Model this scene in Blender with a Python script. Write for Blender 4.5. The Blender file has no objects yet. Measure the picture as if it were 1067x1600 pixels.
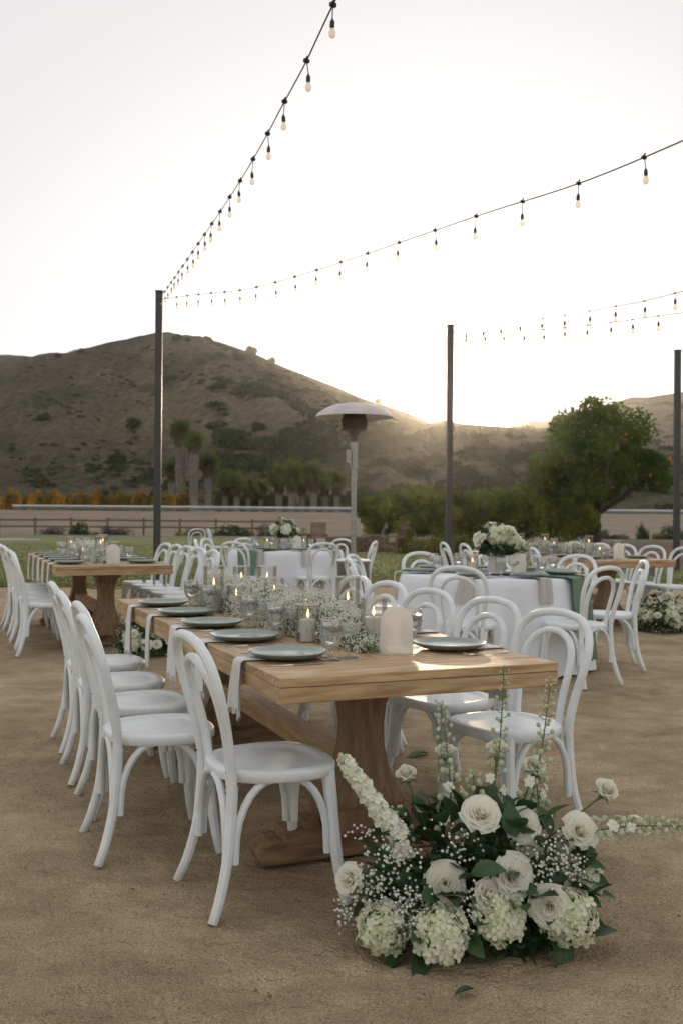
import bpy, math, random
import numpy as np
from mathutils import Vector, Matrix, Euler, noise as mnoise

rng = np.random.default_rng(11)
random.seed(11)
sc = bpy.context.scene
R = math.radians

# ------------------------------------------------------------------ camera
CAM_H = 1.27
cam_d = bpy.data.cameras.new('camera')
cam = bpy.data.objects.new('camera', cam_d)
sc.collection.objects.link(cam)
cam.location = (0, 0, CAM_H)
cam.rotation_euler = (Matrix.Rotation(R(90.225), 3, 'X') @ Matrix.Rotation(0.008, 3, 'Z')).to_euler()
cam_d.sensor_fit = 'VERTICAL'
cam_d.sensor_height = 36
cam_d.lens = 34.42
cam_d.clip_start = 0.05
cam_d.clip_end = 6000
cam_d.dof.use_dof = True
cam_d.dof.focus_distance = 3.5
cam_d.dof.aperture_fstop = 5.6
sc.camera = cam

# ------------------------------------------------------------------ world and sun
SUN_EL, SUN_AZ = 5.75, 4.9          # degrees, azimuth to the right of +Y
w = bpy.data.worlds.new('World')
sc.world = w
w.use_nodes = True
nt = w.node_tree
nt.nodes.clear()
def N(t, **k):
    n = nt.nodes.new(t)
    for a, b in k.items():
        setattr(n, a, b)
    return n
sky = N('ShaderNodeTexSky', sky_type='NISHITA', sun_disc=False)
sky.sun_elevation = R(SUN_EL)
sky.sun_rotation = R(SUN_AZ)
sky.air_density = 1.0
sky.dust_density = 2.2
sky.ozone_density = 1.0
hs = N('ShaderNodeHueSaturation')
hs.inputs['Saturation'].default_value = 0.22
hs.inputs['Value'].default_value = 1.0
bg = N('ShaderNodeBackground')
bg.inputs['Strength'].default_value = 0.028
out = N('ShaderNodeOutputWorld')
nt.links.new(sky.outputs[0], hs.inputs['Color'])
nt.links.new(hs.outputs[0], bg.inputs['Color'])
# the bright aureole of the low sun
sd = Vector((math.sin(R(SUN_AZ)) * math.cos(R(SUN_EL)), math.cos(R(SUN_AZ)) * math.cos(R(SUN_EL)), math.sin(R(SUN_EL))))
tc = N('ShaderNodeTexCoord')
dot = N('ShaderNodeVectorMath', operation='DOT_PRODUCT')
nt.links.new(tc.outputs['Generated'], dot.inputs[0])
dot.inputs[1].default_value = sd
def M2(op, a, b, clamp=False):
    n = N('ShaderNodeMath', operation=op)
    n.use_clamp = clamp
    for i, v in enumerate((a, b)):
        if v is None: continue
        if isinstance(v, (int, float)): n.inputs[i].default_value = v
        else: nt.links.new(v, n.inputs[i])
    return n.outputs[0]
dm = M2('MAXIMUM', dot.outputs['Value'], 0.0)
halo = M2('MULTIPLY', M2('POWER', dm, 1500.0), 5.0)
halo2 = M2('MULTIPLY', M2('POWER', dm, 40.0), 0.22)
disc = M2('MULTIPLY', M2('POWER', dm, 40000.0), 60.0)
tot = M2('ADD', M2('ADD', halo, halo2), disc)
bg2 = N('ShaderNodeBackground')
bg2.inputs['Color'].default_value = (1.0, 0.80, 0.55, 1)
nt.links.new(tot, bg2.inputs['Strength'])
add = N('ShaderNodeAddShader')
nt.links.new(bg.outputs[0], add.inputs[0])
nt.links.new(bg2.outputs[0], add.inputs[1])
# thin even overcast veil: the high haze that makes the evening sky pale all over
bg3 = N('ShaderNodeBackground')
bg3.inputs['Color'].default_value = (0.605, 0.59, 0.60, 1)
bg3.inputs['Strength'].default_value = 1.0
add2 = N('ShaderNodeAddShader')
nt.links.new(add.outputs[0], add2.inputs[0])
nt.links.new(bg3.outputs[0], add2.inputs[1])
nt.links.new(add2.outputs[0], out.inputs['Surface'])

sun_d = bpy.data.lights.new('sun', 'SUN')
sun_d.energy = 1.4
sun_d.angle = R(1.0)
sun_d.color = (1.0, 0.76, 0.52)
sun = bpy.data.objects.new('sun', sun_d)
sc.collection.objects.link(sun)
sun.rotation_euler = (-sd).to_track_quat('-Z', 'Y').to_euler()

sc.view_settings.view_transform = 'Standard'
sc.view_settings.look = 'None'
sc.view_settings.exposure = 0.27
sc.view_settings.gamma = 1.0
sc.view_settings.use_curve_mapping = False
sc.render.engine = 'CYCLES'
cy = sc.cycles
cy.use_denoising = True
try: cy.denoiser = 'OPENIMAGEDENOISE'
except Exception: pass
cy.max_bounces = 8
cy.diffuse_bounces = 3
cy.glossy_bounces = 3
cy.transmission_bounces = 8
cy.transparent_max_bounces = 64
cy.volume_bounces = 1
cy.caustics_reflective = False
cy.caustics_refractive = False
cy.sample_clamp_indirect = 4.0
cy.use_adaptive_sampling = False

# ------------------------------------------------------------------ materials
def mat(name, col, rough=0.7, col2=None, nscale=8.0, bump=0.0, bscale=60.0, metal=0.0, stretch=None,
        spec=0.5, trans=0.0, translucent=0.0, alpha=None, ior=1.45, detail=4.0, bdist=0.01, rnd=0.0, coat=0.0, contrast=(0.35, 0.65)):
    m = bpy.data.materials.new(name)
    m.use_nodes = True
    t = m.node_tree
    p = t.nodes['Principled BSDF']
    p.inputs['Base Color'].default_value = (*col, 1)
    p.inputs['Roughness'].default_value = rough
    p.inputs['Metallic'].default_value = metal
    p.inputs['IOR'].default_value = ior
    p.inputs['Specular IOR Level'].default_value = spec
    p.inputs['Transmission Weight'].default_value = trans
    p.inputs['Coat Weight'].default_value = coat
    L = t.links
    tcn = t.nodes.new('ShaderNodeTexCoord')
    vec = tcn.outputs['Object']
    if stretch:
        mp = t.nodes.new('ShaderNodeMapping')
        mp.inputs['Scale'].default_value = stretch
        L.new(vec, mp.inputs['Vector'])
        oi = t.nodes.new('ShaderNodeObjectInfo')
        mu = t.nodes.new('ShaderNodeMath'); mu.operation = 'MULTIPLY'
        L.new(oi.outputs['Random'], mu.inputs[0]); mu.inputs[1].default_value = 37.0
        cb = t.nodes.new('ShaderNodeCombineXYZ')
        for i in range(3): L.new(mu.outputs[0], cb.inputs[i])
        L.new(cb.outputs[0], mp.inputs['Location'])
        vec = mp.outputs[0]
    csock = None
    if col2 is not None:
        n = t.nodes.new('ShaderNodeTexNoise')
        n.inputs['Scale'].default_value = nscale
        n.inputs['Detail'].default_value = detail
        L.new(vec, n.inputs['Vector'])
        r = t.nodes.new('ShaderNodeValToRGB')
        r.color_ramp.elements[0].position = contrast[0]
        r.color_ramp.elements[1].position = contrast[1]
        r.color_ramp.elements[0].color = (*col, 1)
        r.color_ramp.elements[1].color = (*col2, 1)
        L.new(n.outputs['Fac'], r.inputs['Fac'])
        csock = r.outputs['Color']
    if rnd > 0:
        oi = t.nodes.new('ShaderNodeObjectInfo')
        hv = t.nodes.new('ShaderNodeHueSaturation')
        mr = t.nodes.new('ShaderNodeMapRange')
        mr.inputs['To Min'].default_value = 1 - rnd
        mr.inputs['To Max'].default_value = 1 + rnd
        L.new(oi.outputs['Random'], mr.inputs['Value'])
        L.new(mr.outputs[0], hv.inputs['Value'])
        if csock: L.new(csock, hv.inputs['Color'])
        else: hv.inputs['Color'].default_value = (*col, 1)
        csock = hv.outputs[0]
    if csock: L.new(csock, p.inputs['Base Color'])
    if bump > 0:
        n2 = t.nodes.new('ShaderNodeTexNoise')
        n2.inputs['Scale'].default_value = bscale
        n2.inputs['Detail'].default_value = 5
        L.new(vec, n2.inputs['Vector'])
        b = t.nodes.new('ShaderNodeBump')
        b.inputs['Strength'].default_value = bump
        b.inputs['Distance'].default_value = bdist
        L.new(n2.outputs['Fac'], b.inputs['Height'])
        L.new(b.outputs[0], p.inputs['Normal'])
    o = t.nodes['Material Output']
    if translucent > 0:
        tr = t.nodes.new('ShaderNodeBsdfTranslucent')
        if csock: L.new(csock, tr.inputs['Color'])
        else: tr.inputs['Color'].default_value = (*col, 1)
        mx = t.nodes.new('ShaderNodeMixShader')
        mx.inputs[0].default_value = translucent
        L.new(p.outputs[0], mx.inputs[1]); L.new(tr.outputs[0], mx.inputs[2])
        L.new(mx.outputs[0], o.inputs['Surface'])
    if alpha is not None:
        p.inputs['Alpha'].default_value = alpha
    return m

def thin_glass(name, col=(1, 1, 1), refl=0.04, rough=0.02, body=0.0, bodycol=(0.8, 0.8, 0.8)):
    """thin-walled glass: mostly see-through, reflecting more at grazing angles"""
    m = bpy.data.materials.new(name); m.use_nodes = True
    t = m.node_tree; t.nodes.clear(); L = t.links
    o = t.nodes.new('ShaderNodeOutputMaterial')
    tr = t.nodes.new('ShaderNodeBsdfTransparent'); tr.inputs[0].default_value = (*col, 1)
    gl = t.nodes.new('ShaderNodeBsdfGlossy'); gl.inputs['Roughness'].default_value = rough
    lw = t.nodes.new('ShaderNodeLayerWeight'); lw.inputs['Blend'].default_value = 0.35
    ma = t.nodes.new('ShaderNodeMath'); ma.operation = 'MULTIPLY_ADD'
    L.new(lw.outputs['Fresnel'], ma.inputs[0]); ma.inputs[1].default_value = 0.5; ma.inputs[2].default_value = refl
    ma.use_clamp = True
    mx = t.nodes.new('ShaderNodeMixShader')
    L.new(ma.outputs[0], mx.inputs[0]); L.new(tr.outputs[0], mx.inputs[1]); L.new(gl.outputs[0], mx.inputs[2])
    last = mx
    if body > 0:
        d = t.nodes.new('ShaderNodeBsdfTranslucent'); d.inputs[0].default_value = (*bodycol, 1)
        d2 = t.nodes.new('ShaderNodeBsdfDiffuse'); d2.inputs[0].default_value = (*bodycol, 1)
        m1 = t.nodes.new('ShaderNodeMixShader'); m1.inputs[0].default_value = 0.5
        L.new(d.outputs[0], m1.inputs[1]); L.new(d2.outputs[0], m1.inputs[2])
        m2 = t.nodes.new('ShaderNodeMixShader'); m2.inputs[0].default_value = body
        L.new(mx.outputs[0], m2.inputs[1]); L.new(m1.outputs[0], m2.inputs[2]); last = m2
    L.new(last.outputs[0], o.inputs['Surface'])
    return m

def emis(name, col, s):
    m = bpy.data.materials.new(name); m.use_nodes = True
    p = m.node_tree.nodes['Principled BSDF']
    p.inputs['Base Color'].default_value = (0.9, 0.6, 0.3, 1)
    p.inputs['Emission Color'].default_value = (*col, 1)
    p.inputs['Emission Strength'].default_value = s
    return m

M = {}
M['chair'] = mat('chair_paint', (0.72, 0.775, 0.775), 0.40, (0.79, 0.84, 0.835), 14, bump=0.06, bscale=90, bdist=0.002)
M['screw'] = mat('screw_metal', (0.16, 0.15, 0.13), 0.5, metal=0.8)
M['wood'] = mat('table_wood', (0.30, 0.180, 0.082), 0.50, (0.55, 0.385, 0.215), 5, bump=0.25, bscale=9, stretch=(1.0, 9, 9), bdist=0.004, rnd=0.12, detail=8)
M['wood_side'] = mat('table_wood_long', (0.34, 0.212, 0.100), 0.48, (0.54, 0.375, 0.205), 5, bump=0.25, bscale=9, stretch=(9, 1.0, 9), bdist=0.004, rnd=0.12, detail=8)
M['leg_wood'] = mat('pedestal_wood', (0.18, 0.107, 0.055), 0.55, (0.29, 0.18, 0.098), 5, bump=0.3, bscale=9, stretch=(9, 9, 1.3), bdist=0.004, detail=8)
M['foot_wood'] = mat('trestle_foot_wood', (0.13, 0.075, 0.038), 0.6, (0.30, 0.18, 0.095), 5, bump=0.3, bscale=9, stretch=(1.3, 9, 9), bdist=0.004, detail=8)
M['plate'] = mat('sage_glaze', (0.21, 0.275, 0.245), 0.22, (0.25, 0.31, 0.275), 10, spec=0.6)
M['linen'] = mat('napkin_linen', (0.76, 0.765, 0.745), 0.9, (0.84, 0.845, 0.825), 120, bump=0.3, bscale=400, bdist=0.002, translucent=0.15)
M['linen_beige'] = mat('napkin_beige', (0.47, 0.46, 0.41), 0.9, (0.53, 0.52, 0.46), 80, bump=0.3, bscale=300, bdist=0.002)
M['cloth'] = mat('tablecloth_white', (0.72, 0.745, 0.785), 0.9, (0.79, 0.81, 0.845), 4, bump=0.2, bscale=300, bdist=0.002)
M['runner'] = mat('runner_green', (0.11, 0.18, 0.12), 0.85, (0.16, 0.245, 0.17), 6, bump=0.4, bscale=160, bdist=0.003)
M['steel'] = mat('cutlery_steel', (0.72, 0.70, 0.67), 0.22, metal=1.0)
M['inox'] = mat('heater_steel', (0.27, 0.27, 0.24), 0.3, (0.36, 0.355, 0.32), 30, metal=1.0)
M['dome'] = mat('heater_dome', (0.50, 0.46, 0.44), 0.42, (0.58, 0.54, 0.52), 10, metal=0.75)
M['burner'] = mat('heater_burner', (0.10, 0.08, 0.06), 0.6, metal=0.7, bump=0.5, bscale=200, bdist=0.004)
M['glass'] = thin_glass('clear_glass', (0.985, 0.99, 0.985), 0.05)
M['glass_rim_highlight'] = thin_glass('glass_rim_highlight', (0.95, 0.95, 0.95), 0.25, body=0.65, bodycol=(0.95, 0.95, 0.95))  # near-white body paints the bright rim highlight into the clear glass
M['goblet_glass'] = thin_glass('goblet_glass', (0.99, 0.995, 0.99), 0.05, body=0.02, bodycol=(0.97, 0.97, 0.95))
M['coupe_glass'] = thin_glass('coupe_glass', (0.94, 0.96, 0.95), 0.06, body=0.05, bodycol=(0.9, 0.9, 0.9))
def water_mat():
    m = thin_glass('iced_water', (1, 1, 1), 0.0, body=0.20, bodycol=(0.98, 0.98, 0.95))
    t = m.node_tree
    g = t.nodes.new('ShaderNodeBsdfGlass'); g.inputs['IOR'].default_value = 1.30; g.inputs['Roughness'].default_value = 0.03
    for n in t.nodes:
        if n.type == 'MIX_SHADER' and n.inputs[2].is_linked and n.inputs[2].links[0].from_node.type == 'BSDF_GLOSSY':
            for l in list(n.outputs[0].links):
                to = l.to_socket; t.links.remove(l); t.links.new(g.outputs[0], to)
    return m
M['water'] = water_mat()
M['ice'] = thin_glass('ice', (0.96, 0.96, 0.96), 0.35, rough=0.05, body=0.35, bodycol=(0.95, 0.95, 0.93))
M['acrylic'] = thin_glass('frosted_acrylic', (0.8, 0.8, 0.78), 0.08, rough=0.3, body=0.78, bodycol=(0.95, 0.93, 0.87))
M['wax'] = mat('candle_wax', (0.90, 0.885, 0.83), 0.5, translucent=0.35)
M['wick'] = mat('candle_wick', (0.02, 0.02, 0.02), 0.9)
M['flame'] = emis('candle_flame', (1.0, 0.60, 0.30), 3.0)
M['pole'] = mat('pole_paint', (0.035, 0.034, 0.030), 0.42, (0.05, 0.047, 0.04), 5, spec=0.6)
M['cord'] = mat('cord_rubber', (0.018, 0.02, 0.018), 0.6)
M['socket'] = mat('socket_plastic', (0.02, 0.028, 0.026), 0.5)
M['bulb'] = thin_glass('bulb_glass', (0.90, 0.80, 0.66), 0.06, body=0.04, bodycol=(1, .8, .5))
M['filament'] = emis('filament', (1.0, 0.55, 0.25), 1.5)
M['petal'] = mat('rose_petal', (0.93, 0.92, 0.80), 0.6, (0.94, 0.93, 0.84), 30, translucent=0.45)
M['hyd'] = mat('hydrangea_petal', (0.80, 0.84, 0.60), 0.6, (0.93, 0.93, 0.80), 22, translucent=0.42)
M['hydcore'] = mat('hydrangea_core', (0.16, 0.22, 0.10), 0.8)
M['stock'] = mat('stock_petal', (0.88, 0.88, 0.80), 0.6, (0.80, 0.84, 0.62), 25, translucent=0.3)
M['bud'] = mat('flower_bud', (0.40, 0.50, 0.26), 0.6, (0.66, 0.70, 0.52), 30, translucent=0.2)
M['gyp'] = mat('gypsophila_blossom', (0.88, 0.89, 0.80), 0.8, translucent=0.3)
M['gypstem'] = mat('gypsophila_stem', (0.22, 0.28, 0.14), 0.7)
M['leaf'] = mat('rose_leaf', (0.030, 0.070, 0.028), 0.45, (0.070, 0.130, 0.048), 20, translucent=0.22, rnd=0.35)
M['stem'] = mat('flower_stem', (0.10, 0.17, 0.06), 0.6)
M['vase'] = mat('vase_ceramic', (0.55, 0.51, 0.45), 0.5)

def foliage(name, c1, c2, trl=0.35, scale=1.2):
    return mat(name, c1, 0.65, c2, scale, translucent=trl, detail=3, rnd=0.18, spec=0.12)
M['fo_citrus'] = foliage('citrus_foliage', (0.038, 0.078, 0.014), (0.26, 0.30, 0.040), 0.5, 0.8)
M['fo_orange'] = foliage('orange_tree_foliage', (0.050, 0.105, 0.018), (0.15, 0.21, 0.036), 0.5, 0.8)
M['fo_palm'] = foliage('palm_foliage', (0.085, 0.125, 0.030), (0.20, 0.23, 0.055), 0.25, 0.5)
M['fo_skirt'] = foliage('palm_skirt', (0.10, 0.075, 0.04), (0.16, 0.12, 0.065), 0.1, 0.5)
M['fo_dark'] = foliage('dark_shrub_foliage', (0.036, 0.062, 0.020), (0.085, 0.125, 0.034), 0.25, 0.7)
M['fo_scrub'] = foliage('scrub_foliage', (0.030, 0.045, 0.018), (0.060, 0.074, 0.030), 0.2, 0.05)
M['fo_yellow'] = foliage('yellow_hedge_foliage', (0.11, 0.11, 0.022), (0.62, 0.33, 0.035), 0.35, 0.35)
M['fo_lav'] = foliage('lavender_foliage', (0.15, 0.10, 0.13), (0.10, 0.11, 0.06), 0.2, 1.6)
M['fo_grass'] = foliage('ornamental_grass', (0.085, 0.12, 0.025), (0.18, 0.16, 0.05), 0.4, 1.5)
M['fo_yelsh'] = foliage('yellow_shrub_foliage', (0.14, 0.15, 0.03), (0.25, 0.22, 0.03), 0.3, 1.5)
M['lawn_blade'] = foliage('lawn_blades', (0.095, 0.118, 0.028), (0.175, 0.175, 0.05), 0.35, 0.35)
M['bark'] = mat('bark', (0.045, 0.038, 0.028), 0.9, (0.085, 0.068, 0.05), 10, bump=0.5, bscale=25, stretch=(3, 3, 1))
M['palm_trunk'] = mat('palm_trunk', (0.19, 0.17, 0.14), 0.9, (0.38, 0.35, 0.30), 3, bump=0.6, bscale=8, stretch=(1, 1, 4), bdist=0.05)
M['orange'] = mat('orange_fruit', (0.55, 0.19, 0.03), 0.5)
M['fence'] = mat('fence_timber', (0.14, 0.10, 0.06), 0.85, (0.19, 0.14, 0.085), 4, bump=0.3, bscale=20)
M['rail'] = mat('rail_white', (0.55, 0.58, 0.57), 0.5, (0.62, 0.64, 0.62), 1.0)
M['rail_dark'] = mat('rail_support', (0.20, 0.24, 0.25), 0.6)
M['teak'] = mat('lounge_timber', (0.15, 0.10, 0.06), 0.8, (0.22, 0.15, 0.09), 6, stretch=(2, 2, 6))
M['teak_grey'] = mat('lounge_timber_grey', (0.16, 0.18, 0.15), 0.8, (0.22, 0.24, 0.20), 6, stretch=(2, 2, 6))
M['brick'] = mat('firepit_brick', (0.12, 0.07, 0.045), 0.9, (0.19, 0.12, 0.08), 4, bump=0.4, bscale=20, rnd=0.25)
M['kerb'] = mat('kerb_concrete', (0.30, 0.285, 0.25), 0.9, (0.36, 0.34, 0.30), 5)
M['house'] = mat('house_wall', (0.48, 0.36, 0.26), 0.9)
M['roof'] = mat('house_roof', (0.22, 0.14, 0.09), 0.9)
M['pane'] = mat('window_pane', (0.04, 0.045, 0.05), 0.1)
M['pebble'] = mat('pebbles', (0.21, 0.16, 0.105), 0.9, (0.42, 0.34, 0.24), 9, spec=.1)

# ------------------------------------------------------------------ mesh helpers
def link(name, mesh, parent=None, loc=(0, 0, 0), rot=(0, 0, 0), scale=None):
    o = bpy.data.objects.new(name, mesh)
    sc.collection.objects.link(o)
    if parent is not None: o.parent = parent
    o.location = loc
    o.rotation_euler = rot
    if scale is not None: o.scale = scale if hasattr(scale, '__len__') else (scale,) * 3
    return o

def tag(o, label=None, cat=None, group=None, kind=None):
    if label: o['label'] = label
    if cat: o['category'] = cat
    if group: o['group'] = group
    if kind: o['kind'] = kind
    return o

def thing(name, label, cat, loc=(0, 0, 0), rz=0.0, group=None, scale=None):
    o = link(name, None, None, loc, (0, 0, rz), scale)
    o.empty_display_size = 0.1
    return tag(o, label, cat, group)

class MB:
    def __init__(s): s.v = []; s.f = []
    def add(s, vs, fs):
        b = len(s.v)
        s.v.extend([tuple(x) for x in vs]); s.f.extend([tuple(i + b for i in f) for f in fs]); return s
    def box(s, cx, cy, cz, sx, sy, sz, rz=0.0, ry=0.0, rx=0.0):
        m = Euler((rx, ry, rz)).to_matrix()
        vs = []
        for z in (-1, 1):
            for y in (-1, 1):
                for x in (-1, 1):
                    p = m @ Vector((x * sx / 2, y * sy / 2, z * sz / 2))
                    vs.append((p.x + cx, p.y + cy, p.z + cz))
        return s.add(vs, [(0, 2, 3, 1), (4, 5, 7, 6), (0, 1, 5, 4), (2, 6, 7, 3), (0, 4, 6, 2), (1, 3, 7, 5)])
    def tube(s, pts, rad, seg=8, cap=True, flat=1.0):
        pts = [Vector(p) for p in pts]; n = len(pts)
        rads = rad if hasattr(rad, '__len__') else [rad] * n
        vs = []; prev = None
        for i, p in enumerate(pts):
            d = (pts[min(i + 1, n - 1)] - pts[max(i - 1, 0)])
            if d.length < 1e-9: d = Vector((0, 0, 1))
            d.normalize()
            if prev is None:
                a = Vector((0, 0, 1)) if abs(d.z) < 0.9 else Vector((1, 0, 0))
                u = d.cross(a).normalized()
            else:
                u = (prev - d * prev.dot(d))
                u = u.normalized() if u.length > 1e-6 else d.orthogonal().normalized()
            prev = u; v = d.cross(u)
            for k in range(seg):
                a = 2 * math.pi * k / seg
                vs.append(p + (u * math.cos(a) + v * math.sin(a) * flat) * rads[i])
        fs = [(i * seg + k, i * seg + (k + 1) % seg, (i + 1) * seg + (k + 1) % seg, (i + 1) * seg + k) for i in range(n - 1) for k in range(seg)]
        if cap:
            fs.append(tuple(range(seg - 1, -1, -1))); fs.append(tuple((n - 1) * seg + k for k in range(seg)))
        return s.add(vs, fs)
    def lathe(s, prof, seg=24, cx=0.0, cy=0.0, cz=0.0):
        vs = []; n = len(prof)
        for r, z in prof:
            for k in range(seg):
                a = 2 * math.pi * k / seg
                vs.append((cx + r * math.cos(a), cy + r * math.sin(a), cz + z))
        fs = [(i * seg + k, i * seg + (k + 1) % seg, (i + 1) * seg + (k + 1) % seg, (i + 1) * seg + k) for i in range(n - 1) for k in range(seg)]
        if prof[0][0] > 1e-4: pass
        return s.add(vs, fs)
    def disc(s, r, z, seg=24, cx=0.0, cy=0.0):
        return s.add([(cx + r * math.cos(2 * math.pi * k / seg), cy + r * math.sin(2 * math.pi * k / seg), z) for k in range(seg)], [tuple(range(seg))])
    def ball(s, c, r, seg=6, rings=4, sz=1.0):
        vs = [(c[0], c[1], c[2] + r * sz)]
        for i in range(1, rings):
            a = math.pi * i / rings
            for k in range(seg):
                b = 2 * math.pi * k / seg
                vs.append((c[0] + r * math.sin(a) * math.cos(b), c[1] + r * math.sin(a) * math.sin(b), c[2] + r * sz * math.cos(a)))
        vs.append((c[0], c[1], c[2] - r * sz))
        fs = [(0, 1 + k, 1 + (k + 1) % seg) for k in range(seg)]
        for i in range(rings - 2):
            for k in range(seg):
                a = 1 + i * seg
                fs.append((a + k, a + seg + k, a + seg + (k + 1) % seg, a + (k + 1) % seg))
        a = 1 + (rings - 2) * seg; e = len(vs) - 1
        fs += [(e, a + (k + 1) % seg, a + k) for k in range(seg)]
        return s.add(vs, fs)
    def prism(s, outline, y0, y1):
        """outline in x,z extruded along y"""
        n = len(outline)
        vs = [(x, y0, z) for x, z in outline] + [(x, y1, z) for x, z in outline]
        fs = [tuple(range(n)), tuple(range(2 * n - 1, n - 1, -1))]
        fs += [(i, i + n, (i + 1) % n + n, (i + 1) % n) for i in range(n)]
        return s.add(vs, fs)
    def shell(s, P, th):
        """P: rows of points (grid) -> closed thin shell of thickness th"""
        nr, nc = len(P), len(P[0])
        P = [[Vector(p) for p in r] for r in P]
        top, bot = [], []
        for i in range(nr):
            for j in range(nc):
                du = P[i][min(j + 1, nc - 1)] - P[i][max(j - 1, 0)]
                dv = P[min(i + 1, nr - 1)][j] - P[max(i - 1, 0)][j]
                nn = du.cross(dv)
                nn = nn.normalized() if nn.length > 1e-12 else Vector((0, 0, 1))
                top.append(P[i][j] + nn * th / 2); bot.append(P[i][j] - nn * th / 2)
        k = nr * nc; fs = []
        for i in range(nr - 1):
            for j in range(nc - 1):
                a, b, c, d = i * nc + j, i * nc + j + 1, (i + 1) * nc + j + 1, (i + 1) * nc + j
                fs.append((a, b, c, d)); fs.append((a + k, d + k, c + k, b + k))
        rim = [(0, j) for j in range(nc)] + [(i, nc - 1) for i in range(1, nr)] + [(nr - 1, j) for j in range(nc - 2, -1, -1)] + [(i, 0) for i in range(nr - 2, 0, -1)]
        ids = [i * nc + j for i, j in rim]
        for q in range(len(ids)):
            a, b = ids[q], ids[(q + 1) % len(ids)]
            fs.append((a, a + k, b + k, b))
        return s.add(top + bot, fs)
    def mesh(s, name, m, smooth=True, bevel=0.0, sharp=35):
        me = bpy.data.meshes.new(name)
        me.from_pydata(s.v, [], s.f)
        if bevel > 0:
            import bmesh
            bm = bmesh.new(); bm.from_mesh(me)
            es = [e for e in bm.edges if len(e.link_faces) == 2 and e.calc_face_angle(0) > R(30)]
            bmesh.ops.bevel(bm, geom=es, offset=bevel, segments=1, affect='EDGES', clamp_overlap=True)
            bm.to_mesh(me); bm.free()
        me.materials.append(m)
        if smooth:
            me.polygons.foreach_set('use_smooth', [True] * len(me.polygons))
            if sharp: me.set_sharp_from_angle(angle=R(sharp))
        me.update()
        return me

def np_mesh(name, V, quads, m, smooth=False):
    me = bpy.data.meshes.new(name)
    V = np.asarray(V, dtype=np.float32).reshape(-1, 3); Q = np.asarray(quads, dtype=np.int32)
    k = Q.shape[1]
    me.vertices.add(len(V)); me.vertices.foreach_set('co', V.ravel())
    me.loops.add(Q.size); me.loops.foreach_set('vertex_index', Q.ravel())
    me.polygons.add(len(Q)); me.polygons.foreach_set('loop_start', np.arange(0, Q.size, k, dtype=np.int32))
    me.polygons.foreach_set('loop_total', np.full(len(Q), k, dtype=np.int32))
    if smooth: me.polygons.foreach_set('use_smooth', np.ones(len(Q), dtype=bool))
    me.materials.append(m)
    me.update(calc_edges=True); me.validate()
    return me

def catmull(pts, sub=6):
    pts = [Vector(p) for p in pts]; out = []
    for i in range(len(pts) - 1):
        p0 = pts[max(i - 1, 0)]; p1 = pts[i]; p2 = pts[i + 1]; p3 = pts[min(i + 2, len(pts) - 1)]
        for k in range(sub):
            t = k / sub
            out.append(0.5 * ((2 * p1) + (p2 - p0) * t + (2 * p0 - 5 * p1 + 4 * p2 - p3) * t * t + (3 * p1 - p0 - 3 * p2 + p3) * t ** 3))
    out.append(pts[-1])
    return out

def rand_dirs(n):
    d = rng.normal(size=(n, 3)); return d / np.linalg.norm(d, axis=1)[:, None]

def leaf_quads(C, size, aspect=0.5, droop=0.0, dirs=None):
    """one pointed quad per centre, random direction"""
    n = len(C)
    a = rand_dirs(n) if dirs is None else dirs
    a = a.copy(); a[:, 2] -= droop
    a /= np.linalg.norm(a, axis=1)[:, None]
    b = np.cross(a, rand_dirs(n)); b /= np.linalg.norm(b, axis=1)[:, None] + 1e-9
    s = (size * rng.uniform(0.6, 1.3, n))[:, None]
    V = np.stack([C - a * s * .5, C + b * s * .5 * aspect, C + a * s * .5, C - b * s * .5 * aspect], axis=1)
    return V.reshape(-1, 3), np.arange(4 * n).reshape(-1, 4)

def merge(parts):
    Vs, Qs, b = [], [], 0
    for V, Q in parts:
        Vs.append(V); Qs.append(Q + b); b += len(V)
    return np.concatenate(Vs), np.concatenate(Qs)

def gz(x, y):
    """height of the ground"""
    if y < 4: h = 0.0
    elif y < 10: h = 0.009 * (y - 4)
    elif y < 25: h = 0.054
    elif y < 65: h = 0.054 - 0.184 * (y - 25) / 40
    elif y < 150: h = -0.13 + 1.88 * (y - 65) / 85
    elif y < 200: h = 1.75 + 0.35 * (y - 150) / 50
    else: h = 2.1
    return h
def P3(x, y, dz=0.0): return (x, y, gz(x, y) + dz)

# ------------------------------------------------------------------ ground
def micro(x, y):
    f = mnoise.noise(Vector((x * 1.3, y * 1.3, 0))) * 0.010
    f += mnoise.noise(Vector((x * 4.0, y * 7.0 + x * 2, 5))) * 0.008
    f += max(0, mnoise.noise(Vector((x * 2.6 + y, y * 14.0 - x * 5, 15)))) * 0.010
    f += mnoise.noise(Vector((x * 11, y * 14, 9))) * 0.005
    return f
def tens(xs, ys, hf):
    V = [(x, y, hf(x, y)) for y in ys for x in xs]
    nx = len(xs)
    Q = [(j * nx + i, j * nx + i + 1, (j + 1) * nx + i + 1, (j + 1) * nx + i) for j in range(len(ys) - 1) for i in range(nx - 1)]
    return V, Q
xs = [-690, -400, -200, -120, -80, -50, -35, -25, -18, -13, -10, -8, -6.5, -5.5, -4.8] + list(np.arange(-4.2, 4.21, .035)) + [4.8, 5.5, 6.5, 8, 10, 13, 18, 25, 35, 50, 80, 120, 200, 400, 690]
ys = [-90, -40, -20, -10, -5, -2, -.5, .5, 1.0] + list(np.arange(1.3, 7.5, .035)) + list(np.arange(7.6, 20, .2)) + list(np.arange(21, 66, 2)) + [70, 80, 95, 110, 125, 140, 150, 165, 180, 200, 260, 400, 880]
V, Q = tens(xs, ys, lambda x, y: gz(x, y) + (micro(x, y) if abs(x) < 4.3 and 1 < y < 20 else 0) - 0.004)

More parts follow.
